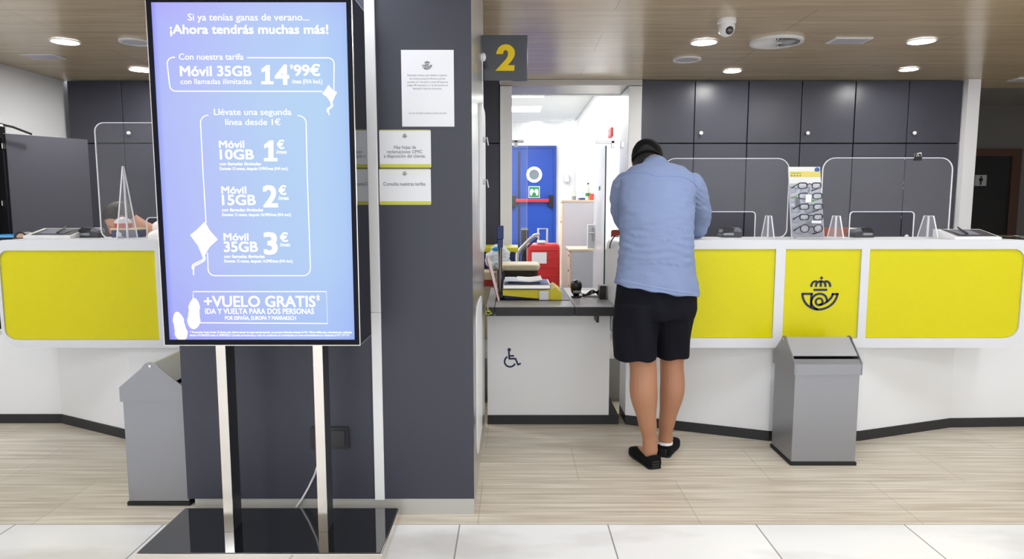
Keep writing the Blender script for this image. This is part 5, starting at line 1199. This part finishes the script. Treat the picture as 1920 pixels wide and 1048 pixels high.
# --- cap with back strap opening, hair below
cp = MB()
T = lambda x, y, z: HC + RH @ Vector((x, y, z))
rs = []
for z, s_ in ((-0.022, 1.0), (0.0, 1.03), (0.03, 1.03), (0.06, 0.96), (0.085, 0.82), (0.103, 0.60), (0.114, 0.32), (0.118, 0.05)):
    rs.append([T(0.085 * s_ * math.cos(2 * PI * k / 32), 0.106 * s_ * math.sin(2 * PI * k / 32), z) for k in range(32)])
cp.rings(rs)
cap = cp.build('cap', cap_m, man, smooth=70)
b = MB()
for k in range(16):
    pass
br = [[T(0.078 * math.sin(a) * q, -0.095 * math.cos(a) * (1 if q == 1 else 1) - e, zz) for a in [math.radians(-62 + 124 * k / 16) for k in range(17)]] for q, e, zz in ((1, 0.0, 0.014), (0.98, 0.07, 0.004), (0.97, 0.072, 0.0), (1, 0.0, 0.009))]
b.rings(br, cap=False, closed=False); b.rings([br[-1], br[0]], cap=False, closed=False); b.build('cap_brim', cap_m, cap, smooth=50)
b = MB(); rs = []
for z, s_ in ((-0.150, 0.70), (-0.12, 0.86), (-0.08, 0.93), (-0.05, 0.95), (-0.02, 0.985), (0.0, 0.98)):
    rs.append([T(0.083 * s_ * math.cos(a), (0.008 if z > -0.07 else 0.022) + 0.098 * s_ * math.sin(a), z) for a in [math.radians(-8 + 196 * k / 20) for k in range(21)]] + [T(0.06 * s_ * math.cos(a), 0.008 + 0.07 * s_ * math.sin(a), z) for a in [math.radians(188 - 196 * k / 20) for k in range(21)]])
b.rings(rs); b.build('hair', hair_m, man, smooth=70)
b = MB(); q = []
for k in range(15):
    a = math.radians(52 + k * 76 / 14); z = -0.018 + 0.042 * math.sin(PI * k / 14); q.append((a, z))
lo_ = [b.bm.verts.new(T(0.0905 * math.cos(a), 0.112 * math.sin(a), -0.0215)) for a, z_ in q]; hi_ = [b.bm.verts.new(T(0.0905 * math.cos(a), 0.112 * math.sin(a), z_ + 0.002)) for a, z_ in q]
for k in range(14): b.face([lo_[k], lo_[k + 1], hi_[k + 1], hi_[k]])
b.build('strap_opening', hair_m, cap, smooth=60)
b = MB(); b.rings([[T(0.0905 * math.cos(a), 0.1115 * math.sin(a), z_) for a in [math.radians(25 + 130 * k / 20) for k in range(21)]] for z_ in (-0.024, -0.012)] , cap=False, closed=False)
st_ = b.build('back_strap', cap_m, cap, smooth=60); k_ = st_.modifiers.new('thickness', 'SOLIDIFY'); k_.thickness = 0.003
# --- shoes
for h0, t0 in (((0.738, 3.385, 0), (0.668, 3.645, 0)), ((0.812, 3.553, 0), (0.930, 3.795, 0))):
    h0, t0 = Vector(h0), Vector(t0); dr_ = (t0 - h0).normalized(); sd = Vector((-dr_.y, dr_.x, 0)); L_ = (t0 - h0).length
    prof = [(0.0, 0.026, 0.062), (0.03, 0.036, 0.072), (0.10, 0.039, 0.066), (0.25, 0.040, 0.058), (0.42, 0.043, 0.062), (0.62, 0.049, 0.060), (0.80, 0.047, 0.048), (0.93, 0.036, 0.036), (1.0, 0.018, 0.026)]
    b = MB(); rs = []
    for t, hw, hh in prof:
        c = h0 + dr_ * L_ * t
        rs.append([c + sd * hw * sx_ + Vector((0, 0, 0.010 + (hh - 0.010) * sz_)) for sx_, sz_ in ((-0.92, 0), (-1, 0.25), (-0.98, 0.55), (-0.86, 0.85), (-0.6, 1.0), (0, 1.03), (0.6, 1.0), (0.86, 0.85), (0.98, 0.55), (1, 0.25), (0.92, 0))])
    b.rings(rs); s0 = b.build('shoe', shoe_m, man, smooth=60)
    b = MB(); o = [h0 + dr_ * L_ * t + sd * hw * 0.99 for t, hw, hh in prof] + [h0 + dr_ * L_ * t - sd * hw * 0.99 for t, hw, hh in prof[::-1]]
    b.rings([[p + Vector((0, 0, 0.0005)) for p in o], [p + Vector((0, 0, 0.0098)) for p in o]]); b.build('sole', black_rub, s0)
    b = MB()
    for z in (0.014, 0.026, 0.038): b.rings([[h0 + dr_ * (-0.006 + 0.012 * (abs(u) > 0.9)) + sd * 0.026 * u + Vector((0, 0, z + e)) for u in (-1, -0.6, 0, 0.6, 1)] + [h0 + dr_ * 0.01 + sd * 0.026 * u + Vector((0, 0, z + e)) for u in (1, 0.6, 0, -0.6, -1)] for e in (0, 0.008)])
    b.build('heel_guard', mat('heel_rubber', (26, 26, 28), 0.5), s0)
b = MB(); c = Vector((0.8310, 3.587, 0.071)); b.lathe([(0.038, -0.006), (0.0405, -0.006), (0.0405, 0.008), (0.038, 0.008)], c, 20); b.build('white_sock', paper, man, smooth=60)

# --- seated clerk behind the left counter
cl = thing('person', 'clerk with short brown hair and white shirt bowed over behind the left counter', 'person', (-2.42, 4.98, FZ))
SH = Vector((-2.46, 4.88, 1.115)); HD = Vector((-2.722, 4.76, 1.262))
RC = Matrix.Rotation(math.radians(-62), 3, 'Z') @ Matrix.Rotation(math.radians(42), 3, 'X')
b = MB()
skin2 = mat('skin_light', (196, 146, 120), 0.5)
limb(b, [(-2.30, 5.02, 0.86), (-2.34, 4.97, 0.98), (-2.42, 4.91, 1.10)], [0.155, 0.15, 0.13], 18)
limb(b, [SH, SH.lerp(HD, 0.45) + Vector((0, 0, -0.012)), HD + Vector((0.05, 0.03, -0.02))], [0.075, 0.062, 0.06], 16)
head(b, HD, RC)
for (sx_, ex, hx_) in (((-2.46, 4.74, 1.10), (-2.56, 4.62, 1.0), (-2.72, 4.56, 1.062)), ((-2.38, 5.06, 1.08), (-2.62, 5.02, 0.98), (-2.78, 4.74, 1.075))):
    limb(b, [sx_, ex, hx_], [0.06, 0.045, 0.03])
    hand(b, hx_, Vector((-0.9, -0.35, -0.15)), (0, 0, 1), 1)
for dx in (-0.1, 0.1):
    limb(b, [(-2.30 + dx * 0.4, 5.02 + dx, 0.84), (-2.62, 4.90 + dx, 0.84), (-2.64, 4.90 + dx, 0.40)], [0.09, 0.07, 0.045]); limb(b, [(-2.64, 4.9 + dx, 0.35), (-2.78, 4.87 + dx, 0.335)], [0.034, 0.03])
fused(b, 'body', skin2, 0.009, 3, cl)
b = MB()
limb(b, [(-2.30, 5.02, 0.86), (-2.34, 4.97, 0.98), (-2.42, 4.91, 1.095), (-2.475, 4.875, 1.15)], [0.175, 0.17, 0.15, 0.105], 22)
for sx_, ex in (((-2.46, 4.74, 1.10), (-2.56, 4.62, 1.0)), ((-2.38, 5.06, 1.08), (-2.62, 5.02, 0.98))): limb(b, [sx_, Vector(sx_).lerp(Vector(ex), 0.9)], [0.08, 0.062])
wr2 = lambda co, n: n * 0.008 * noise.noise(co * 11)
fused(b, 'shirt', mat('shirt_white', (232, 232, 236), 0.85), 0.01, 3, cl, warp=wr2)
b = MB()
for dx in (-0.1, 0.1): limb(b, [(-2.30 + dx * 0.4, 5.02 + dx, 0.83), (-2.62, 4.90 + dx, 0.84), (-2.64, 4.90 + dx, 0.42)], [0.12, 0.085, 0.07])
fused(b, 'trousers', short_m, 0.011, 2, cl)
b = MB(); T = lambda x, y, z: HD + RC @ Vector((x, y, z))
rs = []
for z, s_ in ((-0.05, 0.86), (-0.02, 1.0), (0.02, 1.04), (0.06, 0.97), (0.085, 0.80), (0.104, 0.52), (0.113, 0.2)):
    fr = 0.5 if z < 0.03 else 0.86
    rs.append([T(0.081 * s_ * math.cos(a), (0.103 * s_ * math.sin(a)) if math.sin(a) > 0 else 0.103 * s_ * math.sin(a) * fr, z) for a in [2 * PI * k / 28 for k in range(28)]])
b.rings(rs); b.build('hair', mat('hair_brown', (36, 27, 22), 0.6, bump=(70, 0.5, (1, 1, 0.2))), cl, smooth=70)
d = thing('office_chair', 'dark office chair the clerk sits on behind the left counter', 'chair', (-2.30, 5.02, FZ), None, math.radians(-118)); B_ = dict(parent=d, world=False)
b = MB(); b.box(-0.23, 0.23, -0.24, 0.2, 0.33, 0.40, 0.02, 3); b.build('seat', black_pl, **B_)
b = MB(); b.flat([rrect(-0.21, 0.21, 0.46, 0.70, 0.05)], 0.22, 0.26); b.build('backrest', black_pl, **B_)
b = MB(); b.tube([(0, 0.05, 0.32), (0, 0.24, 0.33), (0, 0.275, 0.42), (0, 0.275, 0.6)], 0.016, 8); b.build('back_support', dark_pl, **B_)
b = MB(); b.cyl((0, 0, 0.09), (0, 0, 0.329), 0.028); b.build('gas_column', dark_pl, **B_)
for k in range(5):
    a = 2 * PI * k / 5; e = Vector((0.27 * math.cos(a), 0.27 * math.sin(a), 0.065))
    b = MB(); b.tube([(0, 0, 0.09), e], [0.025, 0.016], 8); lg = b.build('leg', black_pl, **B_)
    b = MB(); b.ball(e - Vector((0, 0, 0.036)), (0.026, 0.026, 0.028), 10); b.build('caster', black_rub, parent=lg, world=False)
